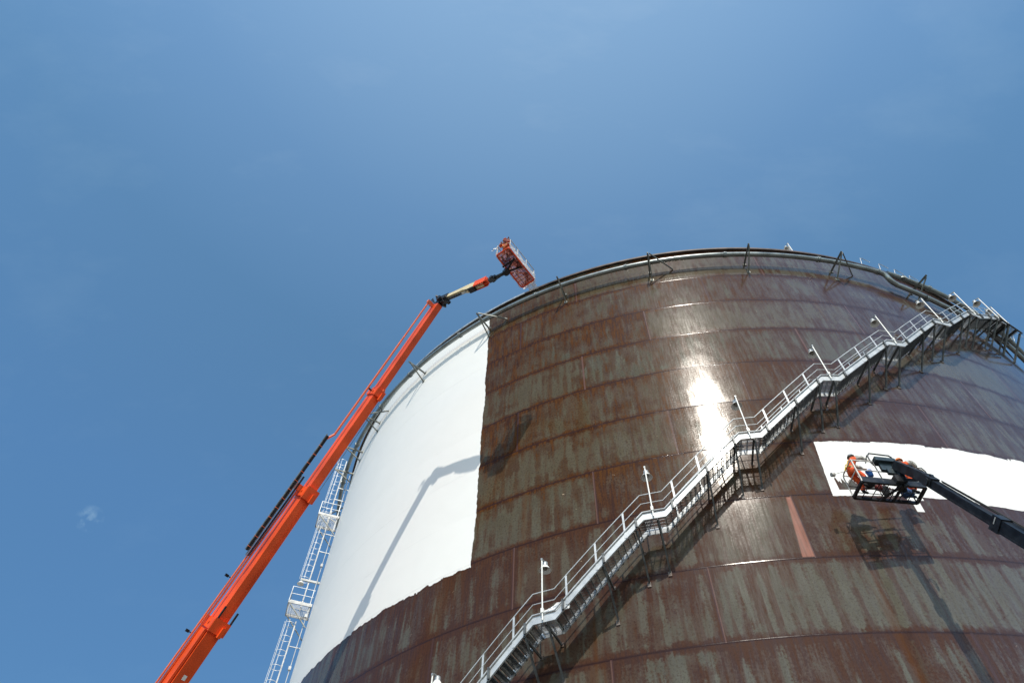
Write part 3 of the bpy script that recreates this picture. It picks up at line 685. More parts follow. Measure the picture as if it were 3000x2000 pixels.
def person(loc, J, label, group, suit, helm, sleeve=None, legs=None, face=(0, 1, 0)):
    root = empty('person', loc, label, 'person', group)
    F = Vector(face).normalized(); S = F.cross(Vector((0, 0, 1))).normalized()
    V = []; Rr = []; E_ = []; idx = {}
    def nd(n, p, r, par=None):
        V.append(Vector(p)); Rr.append(r); idx[n] = len(V)-1
        if par is not None: E_.append((idx[par], idx[n]))
    j = {k: Vector(v) for k, v in J.items()}
    nd('pelvis', j['pelvis'], (.15, .12)); nd('waist', j['pelvis'].lerp(j['chest'], .45), (.135, .11), 'pelvis'); nd('chest', j['chest'], (.17, .12), 'waist')
    nd('neckb', j['chest'].lerp(j['head'], .45), .065, 'chest'); nd('neck', j['chest'].lerp(j['head'], .62), .055, 'neckb'); nd('jaw', j['head']-Vector((0, 0, .06))+F*.015, (.072, .08), 'neck'); nd('skull', j['head']+Vector((0, 0, .05)), (.085, .10), 'jaw')
    nd('crown', j['head']+Vector((0, 0, .10)), .06, 'skull'); nd('nose', j['head']+F*.115-Vector((0, 0, .0)), .014, 'jaw')
    for s_, n in ((1, 'r'), (-1, 'l')):
        nd('ear'+n, j['head']+S*s_*.09+Vector((0, 0, .0)), .012, 'jaw')
        nd('sh'+n, j['sh'+n], .07, 'chest'); nd('el'+n, j['el'+n], .048, 'sh'+n); nd('wr'+n, j['wr'+n], .031, 'el'+n)
        d = (j['wr'+n]-j['el'+n]).normalized(); sd = d.cross(Vector((0, 0, 1))).normalized(); up_ = sd.cross(d)
        nd('pa'+n, j['wr'+n]+d*.08, (.038, .022), 'wr'+n)
        for q in range(4):
            b0 = j['wr'+n]+d*.10+sd*(q-1.5)*.021; L_ = (.036, .042, .040, .030)[q]
            nd('f%s%d' % (n, q), b0+d*L_*.8, .0095, 'pa'+n); nd('g%s%d' % (n, q), b0+d*L_*1.5-up_*.022, .0085, 'f%s%d' % (n, q)); nd('h%s%d' % (n, q), b0+d*L_*1.6-up_*.05, .0075, 'g%s%d' % (n, q))
        nd('t0'+n, j['wr'+n]+d*.05+sd*.045*s_-up_*.01, .012, 'pa'+n); nd('t1'+n, j['wr'+n]+d*.085+sd*.06*s_-up_*.025, .010, 't0'+n)
        nd('hp'+n, j['hp'+n], .105, 'pelvis'); nd('kn'+n, j['kn'+n], .066, 'hp'+n); nd('an'+n, j['an'+n], .043, 'kn'+n); nd('toe'+n, j['toe'+n], .040, 'an'+n)
    body = skin_mesh('body', V, Rr, E_, SKIN, root)
    # coverall
    keep = ['pelvis', 'waist', 'chest', 'neckb', 'shr', 'elr', 'wrr', 'shl', 'ell', 'wrl', 'hpr', 'knr', 'anr', 'hpl', 'knl', 'anl']
    ren = {idx[k]: i for i, k in enumerate(keep)}
    rad2 = [(Rr[idx[k]][0]+.03, Rr[idx[k]][1]+.03) if isinstance(Rr[idx[k]], tuple) else Rr[idx[k]]+.045 for k in keep]
    skin_mesh('coverall', [V[idx[k]] for k in keep], rad2, [(ren[a], ren[b]) for a, b in E_ if a in ren and b in ren], suit, root)
    if legs:
        kk = ['pelvis', 'hpr', 'knr', 'anr', 'hpl', 'knl', 'anl']; rn = {idx[k]: i for i, k in enumerate(kk)}
        skin_mesh('trousers', [V[idx[k]] for k in kk], [.17, .145, .105, .085, .145, .105, .085], [(rn[a], rn[b]) for a, b in E_ if a in rn and b in rn], legs, root)
    if sleeve:
        for n in 'rl':
            vv = [j['sh'+n], j['el'+n], j['wr'+n]]; skin_mesh('sleeve', vv, [.14, .12, .08], [(0, 1), (1, 2)], sleeve, root)
    for n in 'rl':
        a = j['an'+n]; t_ = j['toe'+n]; d = (t_-a); d.z = 0; d = d.normalized() if d.length > .01 else F
        skin_mesh('boot', [a+Vector((0, 0, .10)), a+Vector((0, 0, -.03)), a+d*.10+Vector((0, 0, -.045)), a+d*.20+Vector((0, 0, -.05))], [.062, .058, .055, .048], [(0, 1), (1, 2), (2, 3)], BLACKR, root)
    hm = MB(); c = j['head']+Vector((0, 0, .035))
    hm.lathe(c, [(.150, .0), (.128, .012), (.125, .05), (.105, .10), (.06, .135), (.001, .145)], 20); ho = hm.build('hard_hat', helm, root)
    br = MB(); br.box(c+F*.13, F, S, (0, 0, 1), .05, .09, .006); br.build('brim', helm, ho)
    hs_ = MB(); ch = j['chest']; pe = j['pelvis']; ax = (ch-pe).normalized(); sx = (j['shr']-j['shl']).normalized(); fy = sx.cross(ax).normalized()
    for s_ in (-1, 1):
        pts = [pe+fy*.155+sx*s_*.08, ch+fy*.165+sx*s_*.11-ax*.05, ch+ax*.13+sx*s_*.12, ch-fy*.165-ax*.05-sx*s_*.02, pe-fy*.155-sx*s_*.08]
        hs_.tube(pts, .018, 6)
    hs_.tube([pe+ax*.08+(sx*cos(q*pi/6)*.175+fy*sin(q*pi/6)*.155) for q in range(12)], .02, 6, closed=True)
    hs_.build('harness', YEL, root)
    return root

# ------------------------------------------------------------------ orange boom lift
K = Vector((-4.32, 20.65, 35.75)); a_ = Vector((.4057, -.3507, .8440)).normalized(); v_ = Vector((-.6539, -.7566, 0)); u_ = Vector((-.6386, .5519, .5363)).normalized()
def B1(s, v=0, u=0): return K-a_*s+v_*v+u_*u
lift = empty('boom_lift', (-20.3, 34.46, 0), 'orange telescopic boom lift reaching up beside the white painted part of the tank', 'boom lift', 'boom lifts at the tank')
def bsec(name, s0, s1, W, H, material, ridge=False, col=None):
    mb = MB(); mb.box((B1(s0)+B1(s1))/2, a_, v_, u_, (s1-s0)/2, W/2, H/2)
    if ridge:
        for k in range(4): mb.box((B1(s0+.3)+B1(s1))/2-u_*(H/2+.006)+v_*(-W/2+W*(.10+.10*k)), a_, v_, u_, (s1-s0-.3)/2, .006, .006)
    o = mb.build(name, material, lift)
    return o
s1_ = bsec('fly_boom', .35, 6.9, .36, .62, ORANGE); s2_ = bsec('upper_boom', 6.6, 13.3, .44, .72, ORANGE); s3_ = bsec('middle_boom', 12.9, 20.0, .52, .84, ORANGE, True); s4_ = bsec('base_boom', 19.7, 38.6, .62, .98, ORANGE)
# collars
def collar(s, W, H, par, l=.34, t=.07):
    mb = MB(); mb.box(B1(s)+v_*(W/2+t/2), a_, v_, u_, l/2, t/2, H/2+t); mb.box(B1(s)-v_*(W/2+t/2), a_, v_, u_, l/2, t/2, H/2+t)
    mb.box(B1(s)+u_*(H/2+t/2), a_, v_, u_, l/2, W/2, t/2); mb.box(B1(s)-u_*(H/2+t/2+.02), a_, v_, u_, l/2*1.3, W/2+t*.8, t/2+.03)
    mb.box(B1(s+.15)-u_*(H/2+.16)-v_*(W*.25), a_, v_, u_, .22, .08, .12)
    for k in (-1, 1): mb.tube([B1(s-.02, k*(W/2+t+.03), -H*.2), B1(s-.02, k*(W/2+t-.02), -H*.2)], .07, 10)
    o = mb.build('collar', ORANGE, par)
    return o
collar(6.95, .44, .72, s2_); collar(13.2, .54, .84, s3_, .5, .09); collar(19.9, .66, 1.0, s4_, .45, .08)
mb = MB(); mb.box(B1(19.45, -.36, -.56), a_, v_, u_, .38, .03, .05); mb.box(B1(19.45, .30, -.56), a_, v_, u_, .38, .03, .05); mb.build('wear_pad', BLACKR, s4_)
mb = MB(); mb.box(B1(6.8, -.1, -.42), a_, v_, u_, .2, .06, .05); mb.build('bearing_cover', ORANGEL, s2_)
# tube, cable chain and slide rails carried beside the boom
mb = MB(); mb.tube([B1(.55, .53, .1), B1(3.6, .53, .1)], .05, 10); mb.tube([B1(3.5, .53, .1), B1(10.0, .55, .1)], .058, 10); mb.tube([B1(10.0, .56, .1), B1(10.4, .76, .1)], .06, 10)
mb.box(B1(.5, .40, .1), a_, v_, u_, .10, .22, .07); mb.build('cable_tube', ORANGEL, lift)
mb = MB(); mb.tube([B1(6.9, .56, .1), B1(6.9, .24, .1)], .05, 8); mb.build('tube_clip', BLACKM, lift)
ch_ = MB(); tk = MB(); n = 88
for i in range(n):
    s = 10.3+6.4*i/n; ch_.box(B1(s, .80, .1), a_, v_, u_, .030, .065, .06)
    s = 10.9+6.0*i/n
    if s > 12.6: ch_.box(B1(s, .60, .05), a_, v_, u_, .026, .035, .05)
ch_.beam(B1(10.3, .80, .1), B1(16.7, .80, .1), .09, .08, tuple(v_))
ch_.build('cable_chain', BLACKR, lift)
for i in range(12): s = 10.9+i*.51; tk.box(B1(s, .80, .1), a_, v_, u_, .014, .085, .075)
tk.build('chain_tie', ORANGEL, lift)
mb = MB(); mb.beam(B1(10.2, .885, .1), B1(16.7, .885, .1), .015, .05, tuple(v_)); mb.beam(B1(12.6, .70, .1), B1(16.9, .70, .1), .03, .05, tuple(v_)); mb.build('chain_guide', GALV, lift)
mb = MB(); mb.tube([B1(13.0, .44, .15), B1(38, .60, .15)], .05, 10); mb.tube([B1(13.0, .56, .15), B1(38, .74, .15)], .045, 10)
mb.box(B1(13.1, .42, .15), a_, v_, u_, .16, .22, .08); mb.build('slide_rail', ORANGEL, lift)
mb = MB(); mb.box((B1(20.2, .40, -.1)+B1(38, .40, -.1))/2, a_, v_, u_, 8.9, .05, .30); mb.build('side_tray', ORANGE, lift)
for s in (18.0, 20.6, 23.2):
    mb = MB(); mb.box(B1(s, .74, .16), a_, v_, u_, .02, .12, .02); mb.box(B1(s, .83, .2), a_, v_, u_, .06, .08, .04); mb.build('cable_guide', BLACKM, lift)
for s, w_ in ((22.1, .16), (22.75, .12)):
    mb = MB(); mb.box(B1(s, -.02, -.496), a_, v_, u_, .10, w_/2, .004); mb.build('warning_label', LAMPW, s4_)
# steel rope alongside
mb = MB(); mb.tube([B1(7.0, -.30, -.30), B1(13.2, -.34, -.36)], .012, 6); mb.build('steel_rope', DSTEEL, lift)
# knuckle at the boom tip
J = Vector((-1.25, 18.33, 34.62)); ja = (J-K).normalized(); jv = ja.cross(Vector((0, 0, 1))).normalized(); ju = jv.cross(ja)
kn = MB()
kn.box(K+ja*.05-a_*.15, a_, v_, u_, .32, .17, .20); kn.box(K+ja*.30+ju*.12, ja, jv, ju, .34, .16, .20); kn.tube([K+jv*.32+ja*.1, K-jv*.32+ja*.1], .17, 14); kn.tube([K+ja*.55+jv*.28-ju*.1, K+ja*.55-jv*.28-ju*.1], .12, 12)
kn.box(K+ja*.45-ju*.22, ja, jv, ju, .25, .12, .10)
rnd = random.Random(3)
for q in range(9):
    c = K+Vector((rnd.uniform(-.25, .35), rnd.uniform(-.25, .2), rnd.uniform(-.3, .25))); kn.box(c, (1, rnd.random(), 0), (0, 1, rnd.random()), (0, 0, 1), .07, .06, .06)
kn.build('knuckle', BLACKM, lift)
hz_ = MB()
for q in range(5):
    c = K-a_*.15+u_*.35+v_*(.1+.06*q); hz_.tube([c+(a_*sin(t*pi/5)*(.16+.03*q)+u_*(1-cos(t*pi/5))*.16-v_*.02*t) for t in range(9)], .013, 6)
hz_.build('hydraulic_hose', BLACKR, lift)
def B2(s, v=0, u=0): return K+ja*s+jv*v+ju*u
JL = (J-K).length
mb = MB()
def taper(mb, s0, s1, w0, w1, h0, h1, u0, u1):
    vs = []
    for s, w_, h_, uu in ((s0, w0, h0, u0), (s1, w1, h1, u1)):
        for (x, y) in ((-1, -1), (1, -1), (1, 1), (-1, 1)): vs.append(B2(s, x*w_/2, uu+y*h_/2))
    mb.add(vs, [(0, 3, 2, 1), (4, 5, 6, 7), (0, 1, 5, 4), (1, 2, 6, 5), (2, 3, 7, 6), (3, 0, 4, 7)])
taper(mb, .55, 1.9, .26, .28, .26, .30, .10, .12); taper(mb, 1.9, 2.2, .28, .30, .30, .44, .12, .06); taper(mb, 2.2, 3.35, .30, .30, .44, .38, .06, .06)
mb.build('jib', CREAM, lift)
mb = MB()
for sd in (-1, 1):
    taper(mb, 3.0, 3.6, .03, .03, .40, .34, .05, .02); mb.box(B2(3.2, sd*.18, .02), ja, jv, ju, .42, .02, .21)
for q in range(6): mb.box(B2(2.85+q*.13, .18, -.22), ja, jv, ju, .035, .03, .06)
mb.box(B2(3.5, 0, .05), ja, jv, ju, .18, .14, .12); mb.build('jib_end_guard', ORANGE, lift)
mb = MB(); mb.tube([B2(.5, 0, -.16), B2(1.75, 0, -.16)], .07, 12); mb.build('cylinder_barrel', BLACKM, lift)
mb = MB(); mb.tube([B2(1.7, 0, -.16), B2(2.1, 0, -.14)], .035, 10); mb.build('cylinder_rod', GALVL, lift)
mb = MB(); mb.tube([B2(2.0, .12, -.16), B2(2.5, .14, -.24), B2(3.2, .14, -.26), B2(3.6, .14, -.2)], .03, 6); mb.box(B2(2.6, .0, -.22), ja, jv, ju, .22, .15, .08); mb.build('hose_bundle', BLACKR, lift)
# basket, its floor rectangle measured level
Z1 = 34.70; C4 = [Vector((-1.09, 16.93, Z1)), Vector((-.43, 16.40, Z1)), Vector((1.06, 18.29, Z1)), Vector((.40, 18.84, Z1))]
def basket_frame(C4, z0, par, matf, matr, rail_r=.022, hgt=1.10, toe=True):
    out = {}
    mb = MB(); n = 4
    pts = []
    for i in range(4):
        p = C4[i]; a = C4[i-1]; b = C4[(i+1) % 4]; da = (a-p).normalized()*.10; db = (b-p).normalized()*.10
        for t in (0, .3, .7, 1): pts.append((p+da*(1-t)**2+db*t**2))
    mb.tube([q+Vector((0, 0, .0)) for q in pts], .045, 8, closed=True); out['floor_frame'] = mb.build('floor_frame', matf, par)
    mb = MB(); mb.tube([q+Vector((0, 0, hgt)) for q in pts], rail_r, 8, closed=True); mb.tube([q+Vector((0, 0, hgt*.55)) for q in pts], rail_r*.75, 8, closed=True)
    mb.build('guard_rail', matr, par)
    for i in range(4):
        p = C4[i]; b = C4[(i+1) % 4]; L_ = (b-p).length; k = 3 if L_ > 1.5 else 1
        for q in range(k):
            f = (q+.0)/k+(.04 if q == 0 else 0); c = p.lerp(b, f); m2 = MB(); m2.tube([c, c+Vector((0, 0, hgt))], rail_r, 8); m2.build('rail_post', matr, par)
    return pts
bk = basket_frame(C4, Z1, lift, ORANGE, GREYTUBE)
cen = sum(C4, Vector())/4; lx = (C4[2]-C4[1]).normalized(); ly = (C4[1]-C4[0]).normalized(); HL = (C4[2]-C4[1]).length/2; HW = (C4[1]-C4[0]).length/2
mb = sheet(cen+Vector((0, 0, .02)), lx*(HL*2-.06), ly*(HW*2-.06), 40, 16, .012, 11); fs_ = mb.build('floor_sheet', REDSHEET, lift)
mb = MB()
for q in range(11): c = cen+lx*(-HL+.2*q+.2); mb.beam(c-ly*HW*.95-Vector((0, 0, .02)), c+ly*HW*.95-Vector((0, 0, .02)), .018, .025)
mb.build('floor_grid', REDB, lift)
mb = MB(); rot = Vector((-.50, 17.80, 34.52))
mb.tube([J-ja*.2, rot-Vector((.1, -.08, 0))], .10, 10); mb.tube([rot+Vector((0, 0, -.16)), rot+Vector((0, 0, .16))], .17, 14); mb.box(rot, lx, ly, (0, 0, 1), .15, .16, .10)
mb.beam(rot, cen+ly*HW*.75+lx*.10+Vector((0, 0, -.07)), .09, .07); mb.beam(rot, cen+ly*HW*.75-lx*.55+Vector((0, 0, -.07)), .09, .07); mb.beam(rot-lx*.35, cen-lx*.5+ly*.3+Vector((0, 0, -.07)), .08, .06)
mb.box(J, ja, jv, ju, .22, .12, .14); mb.tube([J+jv*.18, J-jv*.18], .11, 12)
mb.build('platform_rotator', BLACKM, lift)
mb = MB()
for q in range(3): mb.tube([J+jv*.1+Vector((.03*q, 0, -.05)), J+ja*.25-Vector((0, 0, .28+.03*q)), J+ja*.5-Vector((0, 0, .22)), rot-Vector((0, 0, .1))], .013, 6)
mb.build('hydraulic_hose', BLACKR, lift)
mb = MB(); mb.box(C4[2].lerp(C4[3], .5)+Vector((0, 0, .5)), lx, ly, (0, 0, 1), .03, .3, .02)
# turntable and chassis on the ground
bs = Vector((-20.3, 34.46, 0)); ad = Vector((.756, -.654, 0)); sdv = Vector((.654, .756, 0))
mb = MB(); mb.box(bs+Vector((0, 0, 1.9))-ad*1.0, ad, sdv, (0, 0, 1), 2.4, 1.15, .45); mb.box(bs+Vector((0, 0, 2.2))-ad*2.6, ad, sdv, (0, 0, 1), .9, 1.15, .7); mb.build('turntable', ORANGE, lift)
mb = MB(); mb.box(bs+Vector((0, 0, .95)), ad, sdv, (0, 0, 1), 2.9, .8, .3); mb.tube([bs+Vector((0, 0, 1.2)), bs+Vector((0, 0, 1.5))], 1.0, 24)
for i in (-1, 1): mb.beam(bs+ad*2.3*i-sdv*1.4+Vector((0, 0, .75)), bs+ad*2.3*i+sdv*1.4+Vector((0, 0, .75)), .3, .3)
mb.build('chassis', BLACKM, lift)
def wheels(bs, ad, sdv, par, r, dx, dy):
    for i in (-1, 1):
        for j in (-1, 1):
            c = bs+ad*dx*i+sdv*dy*j+Vector((0, 0, r)); mb = MB(); mb.lathe(c-sdv*.22, [(r*.55, 0), (r*.9, .0), (r, .06), (r, .38), (r*.9, .44), (r*.55, .44)], 28, sdv); wo_ = mb.build('wheel', BLACKR, par)
            mb = MB(); mb.lathe(c-sdv*.2, [(.001, .02), (r*.55, .02), (r*.56, .40), (.001, .40)], 20, sdv); mb.build('rim', GREYTUBE, wo_)
wheels(bs, ad, sdv, lift, .75, 2.3, 1.55)
# plastic film wrapped round the basket
wrap = empty('plastic_wrap', cen, 'clear plastic film wrapped round the basket of the orange lift, hanging loose at one end', 'plastic wrap')
mb = MB(); 
def side_sheet(p, q, z0, z1, out, amp, seed, bulge=.05):
    c = (Vector(p)+Vector(q))/2; c.z = (z0+z1)/2; return sheet(c+Vector(out)*bulge, Vector(q)-Vector(p), (0, 0, z1-z0), 36, 12, amp, seed)
x = side_sheet(C4[1], C4[2], Z1-.02, Z1+.52, ly, .018, 4); x.build('side_film', FILM, wrap)
x = side_sheet(C4[0], C4[3], Z1-.10, Z1+.6, -ly, .03, 8); x.build('side_film', FILM, wrap)
x = side_sheet(C4[3], C4[2], Z1-.0, Z1+.45, lx, .04, 9, .12); x.build('end_film', FILM, wrap)
x = sheet(C4[2].lerp(C4[3], .35)+lx*.20-Vector((0, 0, .10)), ly*.5+lx*.1, lx*.42-Vector((0, 0, .25)), 18, 12, .03, 14); x.build('loose_film', FILM, wrap)
x = sheet(C4[0]-lx*.05+Vector((0, 0, .85))-ly*.08, ly*.35, lx*.2+Vector((0, 0, .55)), 14, 12, .03, 17); x.build('loose_film', FILMW, wrap)
x = side_sheet(C4[0].lerp(C4[1], .45), C4[1], Z1+.75, Z1+1.25, -lx, .04, 21, .03); x.build('red_cover', REDB, wrap)
# worker at the near end of that basket
def bp(l, w, h): return cen+lx*l+ly*w+Vector((0, 0, h))
Jn = dict(pelvis=bp(-.85, -.05, .92), chest=bp(-.92, -.02, 1.30), head=bp(-1.0, .02, 1.62), shr=bp(-.90, .17, 1.40), shl=bp(-.92, -.22, 1.40), elr=bp(-1.08, .27, 1.16), ell=bp(-1.08, -.30, 1.16), wrr=bp(-1.22, .15, 1.12), wrl=bp(-1.22, -.15, 1.12),
 hpr=bp(-.84, .06, .86), hpl=bp(-.84, -.16, .86), knr=bp(-.92, .10, .50), knl=bp(-.90, -.20, .50), anr=bp(-.84, .12, .14), anl=bp(-.84, -.20, .14), toer=bp(-1.0, .13, .09), toel=bp(-1.0, -.20, .09))
person(cen-lx*.85+Vector((0, 0, .05)), Jn, 'person in orange coverall and hard hat standing in the wrapped basket of the orange lift', None, SUIT, HELMO, None, None, tuple(-lx))

# ------------------------------------------------------------------ dark boom lift
K2 = Vector((14.83, 16.79, 18.90)); a2 = Vector((-.0493, .4004, .9150)).normalized(); v2 = Vector((.9925, .1223, 0)); u2 = v2.cross(a2).normalized()
if u2.z < 0: u2 = -u2
lift2 = empty('boom_lift', (15.71, 9.61, 0), 'black boom lift coming in from the right edge in front of the white paint band', 'boom lift', 'boom lifts at the tank')
def D(s, v=0, u=0): return K2-a2*s+v2*v+u2*u
def dsec(name, s0, s1, W, H):
    mb = MB(); mb.box((D(s0)+D(s1))/2, a2, v2, u2, (s1-s0)/2, W/2, H/2)
    for k in (-1, 1): mb.box((D(s0)+D(s1))/2+u2*k*(H/2-.03)+v2*0, a2, v2, u2, (s1-s0)/2, W/2+.014, .03)
    return mb.build(name, BLACKM, lift2)
d1 = dsec('fly_boom', .2, 3.5, .24, .30); d2 = dsec('middle_boom', 3.2, 9.5, .32, .40); d3 = dsec('base_boom', 9.2, 17.6, .40, .50)
mb = MB(); mb.box(D(3.3, 0, 0), a2, v2, u2, .18, .19, .24); mb.build('collar', BLACKM, d2)
mb = MB(); mb.beam(D(3.25, -.18, -.02), D(3.25, -.18, .2), .03, .04); mb.build('marker', GREYTUBE, d2)
mb = MB(); mb.tube([D(.3, .20, .16), D(3.0, .22, .18), D(9, .26, .24)], .03, 6); mb.tube([D(.3, .15, .20), D(3.0, .17, .24), D(9, .2, .28)], .02, 6); mb.build('hose_bundle', BLACKR, lift2)
# basket
Z2 = 19.75; E4 = [Vector((13.10, 17.72, Z2)), Vector((15.50, 17.88, Z2)), Vector((15.50, 18.72, Z2)), Vector((13.08, 18.60, Z2))]
ex = (E4[1]-E4[0]).normalized(); ey = (E4[3]-E4[0]).normalized()
mb = MB(); 
for i in range(4): p, q = E4[i], E4[(i+1) % 4]; mb.beam(p, q, .09, .11)
mb.box((E4[0]+E4[1])/2+Vector((0, 0, .10)), ex, ey, (0, 0, 1), 1.18, .02, .14)
mb.build('floor_frame', BLACKM, lift2)
mb = MB()
for k in range(1, 7): p = E4[0].lerp(E4[1], k/7); q = E4[3].lerp(E4[2], k/7-.02); mb.beam(p, q, .018, .03)
for f in (.42, .68): mb.beam(E4[0].lerp(E4[3], f), E4[1].lerp(E4[2], f), .018, .025)
mb.build('floor_grid', BLACKM, lift2)
mb = MB(); cc = (E4[0]+E4[1])/2+ex*.25
mb.beam(cc-ey*.05+Vector((0, 0, -.08)), E4[3].lerp(E4[2], .40)+Vector((0, 0, -.06)), .08, .06); mb.beam(cc+ex*.05+Vector((0, 0, -.08)), E4[3].lerp(E4[2], .60)+Vector((0, 0, -.06)), .09, .06)
mb.build('floor_arms', BLACKM, lift2)
H2 = 1.12; up2 = Vector((0, 0, 1))
mb = MB()   # light end rails on the left
e0, e1, e2, e3 = E4
mb.tube([e3+up2*.0, e3+up2*(H2-.1), e3.lerp(e0, .12)+up2*H2, e0.lerp(e3, .1)+up2*H2, e0+up2*(H2-.03)+ex*.05, e0+ex*.85+up2*H2], .028, 8)
mb.tube([e3+up2*.58, e0+up2*.58, e0+ex*.85+up2*.60], .024, 8)
mb.tube([e0, e0+up2*H2], .034, 8); mb.tube([e3+up2*H2, e3+ex*.8+up2*H2], .020, 8); mb.build('end_rail', GREYTUBE, lift2)
mb = MB(); mb.tube([e1, e1+up2*H2, e2+up2*H2, e2], .024, 8); mb.tube([e1+up2*.58, e2+up2*.58], .018, 8); mb.tube([e3+ex*.8+up2*H2, e2+up2*H2], .020, 8); mb.tube([e3+up2*.58, e2+up2*.58], .016, 8); mb.tube([e0+ex*.85+up2*H2, e1+up2*H2], .024, 8); mb.tube([e0+ex*.85+up2*.6, e1+up2*.6], .018, 8)
mb.tube([e0+ex*.85, e0+ex*.85+up2*H2], .024, 8); mb.tube([e0+ex*1.7, e0+ex*1.7+up2*H2], .024, 8); mb.tube([e3+ex*1.2, e3+ex*1.2+up2*H2], .018, 8)
mb.build('guard_rail', BLACKM, lift2)
mb = MB(); h0 = e0+ex*.78; h1 = e0+ex*1.75
mb.tube([h0+up2*1.0, h0+up2*1.42, h0+ex*.1-ey*.02+up2*1.55, h1-ex*.08+up2*1.55, h1+up2*1.46, h1+up2*1.1], .030, 8); mb.tube([h0-ex*.02+up2*1.45, h0-ex*.12+ey*.15+up2*1.15], .02, 8); mb.build('console_guard', BLACKM, lift2)
mb = MB(); cn = e0+ex*1.28+ey*-.04
mb.box(cn+up2*1.12, ex, ey, (0, 0, 1), .40, .16, .09); mb.box(cn+up2*.86+ey*.02, ex, ey, (0, 0, 1), .26, .05, .20); mb.box(cn+up2*.60+ex*.08, ex, ey, (0, 0, 1), .16, .06, .12)
for k in (-1, 1): mb.tube([cn+ex*k*.26+up2*1.2, cn+ex*k*.26+up2*1.26], .03, 8)
mb.build('control_console', CONSOLE, lift2)
mb = MB(); mb.beam(e0+ex*1.62-ey*.06+up2*-.12, e0+ex*1.58-ey*.10+up2*.95, .14, .12); mb.box(e0+ex*1.45-ey*.08+up2*.15, ex, ey, (0, 0, 1), .20, .12, .16); mb.tube([e0+ex*1.6-ey*.1+up2*.1, e0+ex*1.6-ey*.1+up2*.5], .13, 12)
mb.build('platform_rotator', BLACKM, lift2)
mb = MB(); jt = e0+ex*1.58-ey*.18+up2*.85; jb = K2+up2*.12
mb.beam(jt, jb+a2*.1, .26, .33); mb.beam(e0+ex*1.62-ey*.16+up2*.12, jb-up2*.02, .08, .10); mb.build('jib', BLACKM, lift2)
mb = MB(); mb.tube([jt+ex*.18-up2*.32, jb-up2*.05+ex*.1], .03, 8); mb.build('orange_hose', ORANGEL, lift2)
mb = MB(); mb.tube([K2+v2*.22, K2-v2*.22], .15, 14); mb.box(K2+up2*.08, a2, v2, u2, .28, .16, .17)
for q in range(6): mb.box(K2+Vector((rnd.uniform(-.2, .2), rnd.uniform(-.2, .2), rnd.uniform(-.2, .2))), (1, .3, 0), (0, 1, 0), (0, 0, 1), .07, .06, .06)
mb.build('knuckle', BLACKM, lift2)
mb = MB(); c = jt.lerp(jb, .72)
mb.tube([c+ex*.05+up2*.1, c+ex*.1+up2*.38, c+ex*.28+up2*.42, c+ex*.36+up2*.25, c+ex*.34-up2*.05], .022, 6)
mb.tube([c+ex*.02+up2*.1, c+ex*.05+up2*.30, c+ex*.22+up2*.34, c+ex*.30+up2*.20, c+ex*.30-up2*.08], .018, 6); mb.build('hydraulic_hose', BLACKR, lift2)
bs2 = Vector((15.71, 9.61, 0)); ad2 = Vector((-.122, .992, 0)); sd2 = Vector((.992, .122, 0))
mb = MB(); mb.box(bs2+Vector((0, 0, 1.75))-ad2*.7, ad2, sd2, (0, 0, 1), 1.9, .95, .4); mb.box(bs2+Vector((0, 0, 2.2))-ad2*1.9, ad2, sd2, (0, 0, 1), .7, .95, .7); mb.build('turntable', BLACKM, lift2)
mb = MB(); mb.box(bs2+Vector((0, 0, .85)), ad2, sd2, (0, 0, 1), 2.0, .7, .28); mb.tube([bs2+Vector((0, 0, 1.1)), bs2+Vector((0, 0, 1.4))], .8, 20)
for i in (-1, 1): mb.beam(bs2+ad2*1.5*i-sd2*1.1+Vector((0, 0, .6)), bs2+ad2*1.5*i+sd2*1.1+Vector((0, 0, .6)), .25, .25)
mb.build('chassis', BLACKM, lift2)
wheels(bs2, ad2, sd2, lift2, .55, 1.5, 1.15)

# workers in the dark basket
def q2(x, y, h): return e0+ex*x+ey*y+up2*h
JA = dict(pelvis=q2(.08, .45, .98), chest=q2(.28, .45, 1.38), head=q2(.42, .45, 1.72), shr=q2(.36, .26, 1.48), shl=q2(.34, .64, 1.48), elr=q2(.62, .22, 1.50), ell=q2(.60, .68, 1.46), wrr=q2(.88, .25, 1.44), wrl=q2(.84, .66, 1.40),
 hpr=q2(.12, .34, .92), hpl=q2(.12, .56, .92), knr=q2(.42, .30, .58), knl=q2(.40, .62, .54), anr=q2(.28, .30, .14), anl=q2(.34, .64, .14), toer=q2(.46, .30, .09), toel=q2(.50, .66, .09))
person(q2(.3, .45, 0), JA, 'person in orange with grey hard hat leaning at the left end of the black basket', 'workers in the black basket', SUIT, HELM, SLEEVE, None, tuple(ex))
JB = dict(pelvis=q2(2.26, .50, .96), chest=q2(2.30, .46, 1.38), head=q2(2.36, .42, 1.74), shr=q2(2.46, .62, 1.52), shl=q2(2.44, .28, 1.52), elr=q2(2.78, .66, 1.66), ell=q2(2.74, .30, 1.62), wrr=q2(2.92, .72, 1.46), wrl=q2(2.90, .36, 1.44),
 hpr=q2(2.24, .62, .90), hpl=q2(2.26, .38, .90), knr=q2(2.30, .62, .50), knl=q2(2.34, .36, .50), anr=q2(2.18, .62, .14), anl=q2(2.20, .36, .14), toer=q2(2.30, .62, .09), toel=q2(2.34, .36, .09))
person(q2(2.25, .5, 0), JB, 'person in orange and orange hard hat half hidden behind the black jib', 'workers in the black basket', SUIT, HELMO, SLEEVE, None, tuple((ex+ey*.6).normalized()))
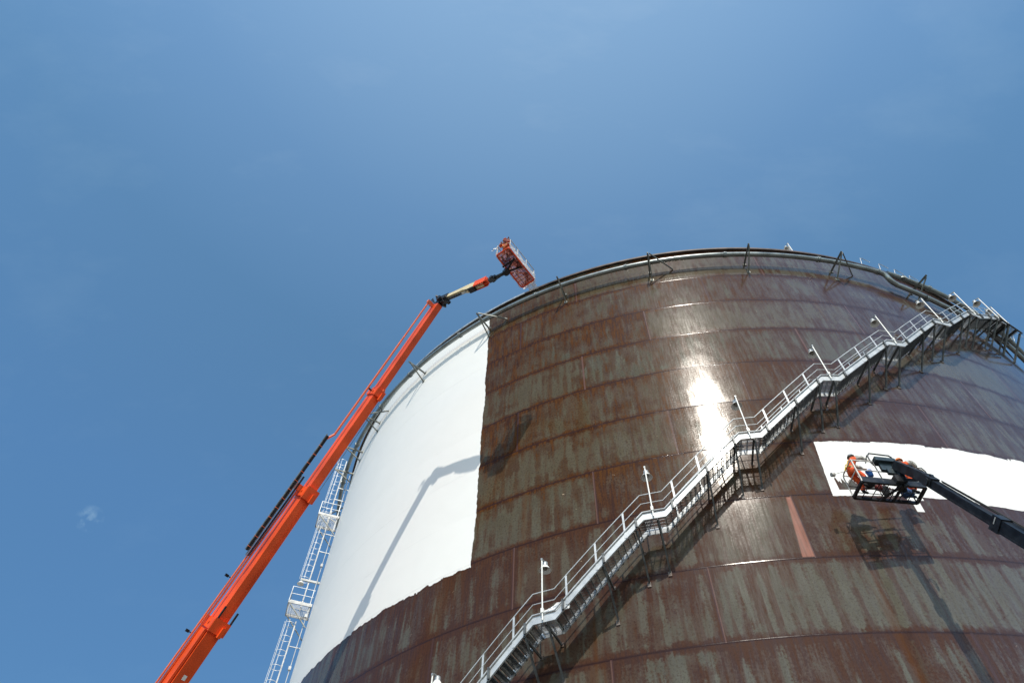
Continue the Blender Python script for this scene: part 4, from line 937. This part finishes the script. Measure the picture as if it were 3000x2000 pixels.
def bucket(name, c, r, h, m_, label, cat, tilt=(0, 0, 1)):
    root = empty(name, c, label, cat); mb = MB(); mb.lathe(c, [(.001, 0), (r*.82, 0), (r, h), (r*1.05, h), (r*1.05, h-.03), (r*.98, h-.03), (r*.8, .01)], 20, tilt); mb.build('pail', m_, root)
    mb = MB(); c2 = Vector(c)+Vector(tilt)*h; mb.tube([c2+Vector((r*cos(t*pi/8), 0, r*.7*sin(t*pi/8))) for t in range(9)], .008, 6); mb.build('handle', GALV, root); return root
bucket('bucket', q2(.55, .10, .42), .12, .24, BLUE, 'bright blue bucket hanging beside the left worker in the black basket', 'bucket')
bucket('bucket', q2(1.22, .62, .06), .15, .30, GREYB, 'grey bucket on the mesh floor in the middle of the black basket', 'bucket')
def blob(name, c, sx, sy, sz, m_, label, cat, seed):
    rn = random.Random(seed); bm = bmesh.new(); bmesh.ops.create_icosphere(bm, subdivisions=3, radius=1)
    ph = [rn.uniform(0, 6) for _ in range(4)]
    for v in bm.verts:
        k = 1+.12*sin(5*v.co.x+ph[0])+.1*sin(7*v.co.y+ph[1]+3*v.co.z)+.06*sin(13*v.co.z+ph[2]); v.co = Vector((v.co.x*sx*k, v.co.y*sy*k, max(v.co.z*k, -.85)*sz))
    me = bpy.data.meshes.new(name); bm.to_mesh(me); bm.free(); me.materials.append(m_)
    for p in me.polygons: p.use_smooth = True
    o = bpy.data.objects.new(name, me); COL.objects.link(o); o.location = c; return tag(o, label, cat)
blob('cloth_bag', q2(.86, .42, .17), .12, .12, .14, REDB, 'dark red cloth bag on the floor of the black basket', 'bag', 2)
blob('tool_bag', q2(.46, .30, .20), .20, .15, .17, BLACKR, 'black tool bag on the floor at the left end of the black basket', 'bag', 3)
blob('blue_cloth', q2(2.02, .58, .22), .24, .17, .20, DENIM, 'dark blue cloth heaped on the floor at the right end of the black basket', 'cloth', 12)
blob('tool_bag', q2(1.72, .35, .17), .15, .14, .14, BLACKR, 'black tool bag on the basket floor behind the platform rotator', 'bag', 6)
mb = MB(); mb.tube([q2(-.55, .75, .98), q2(-.42, .75, 1.0)], .085, 14); mb.tube([q2(-.42, .72, 1.0), q2(.0, .5, 1.02), q2(.25, .4, 1.25)], .012, 6)
tag(mb.build('paint_roller', SLEEVE), 'pale paint roller held out against the white paint left of the black basket', 'paint roller')

# leave the flange pale where the tank below is painted white
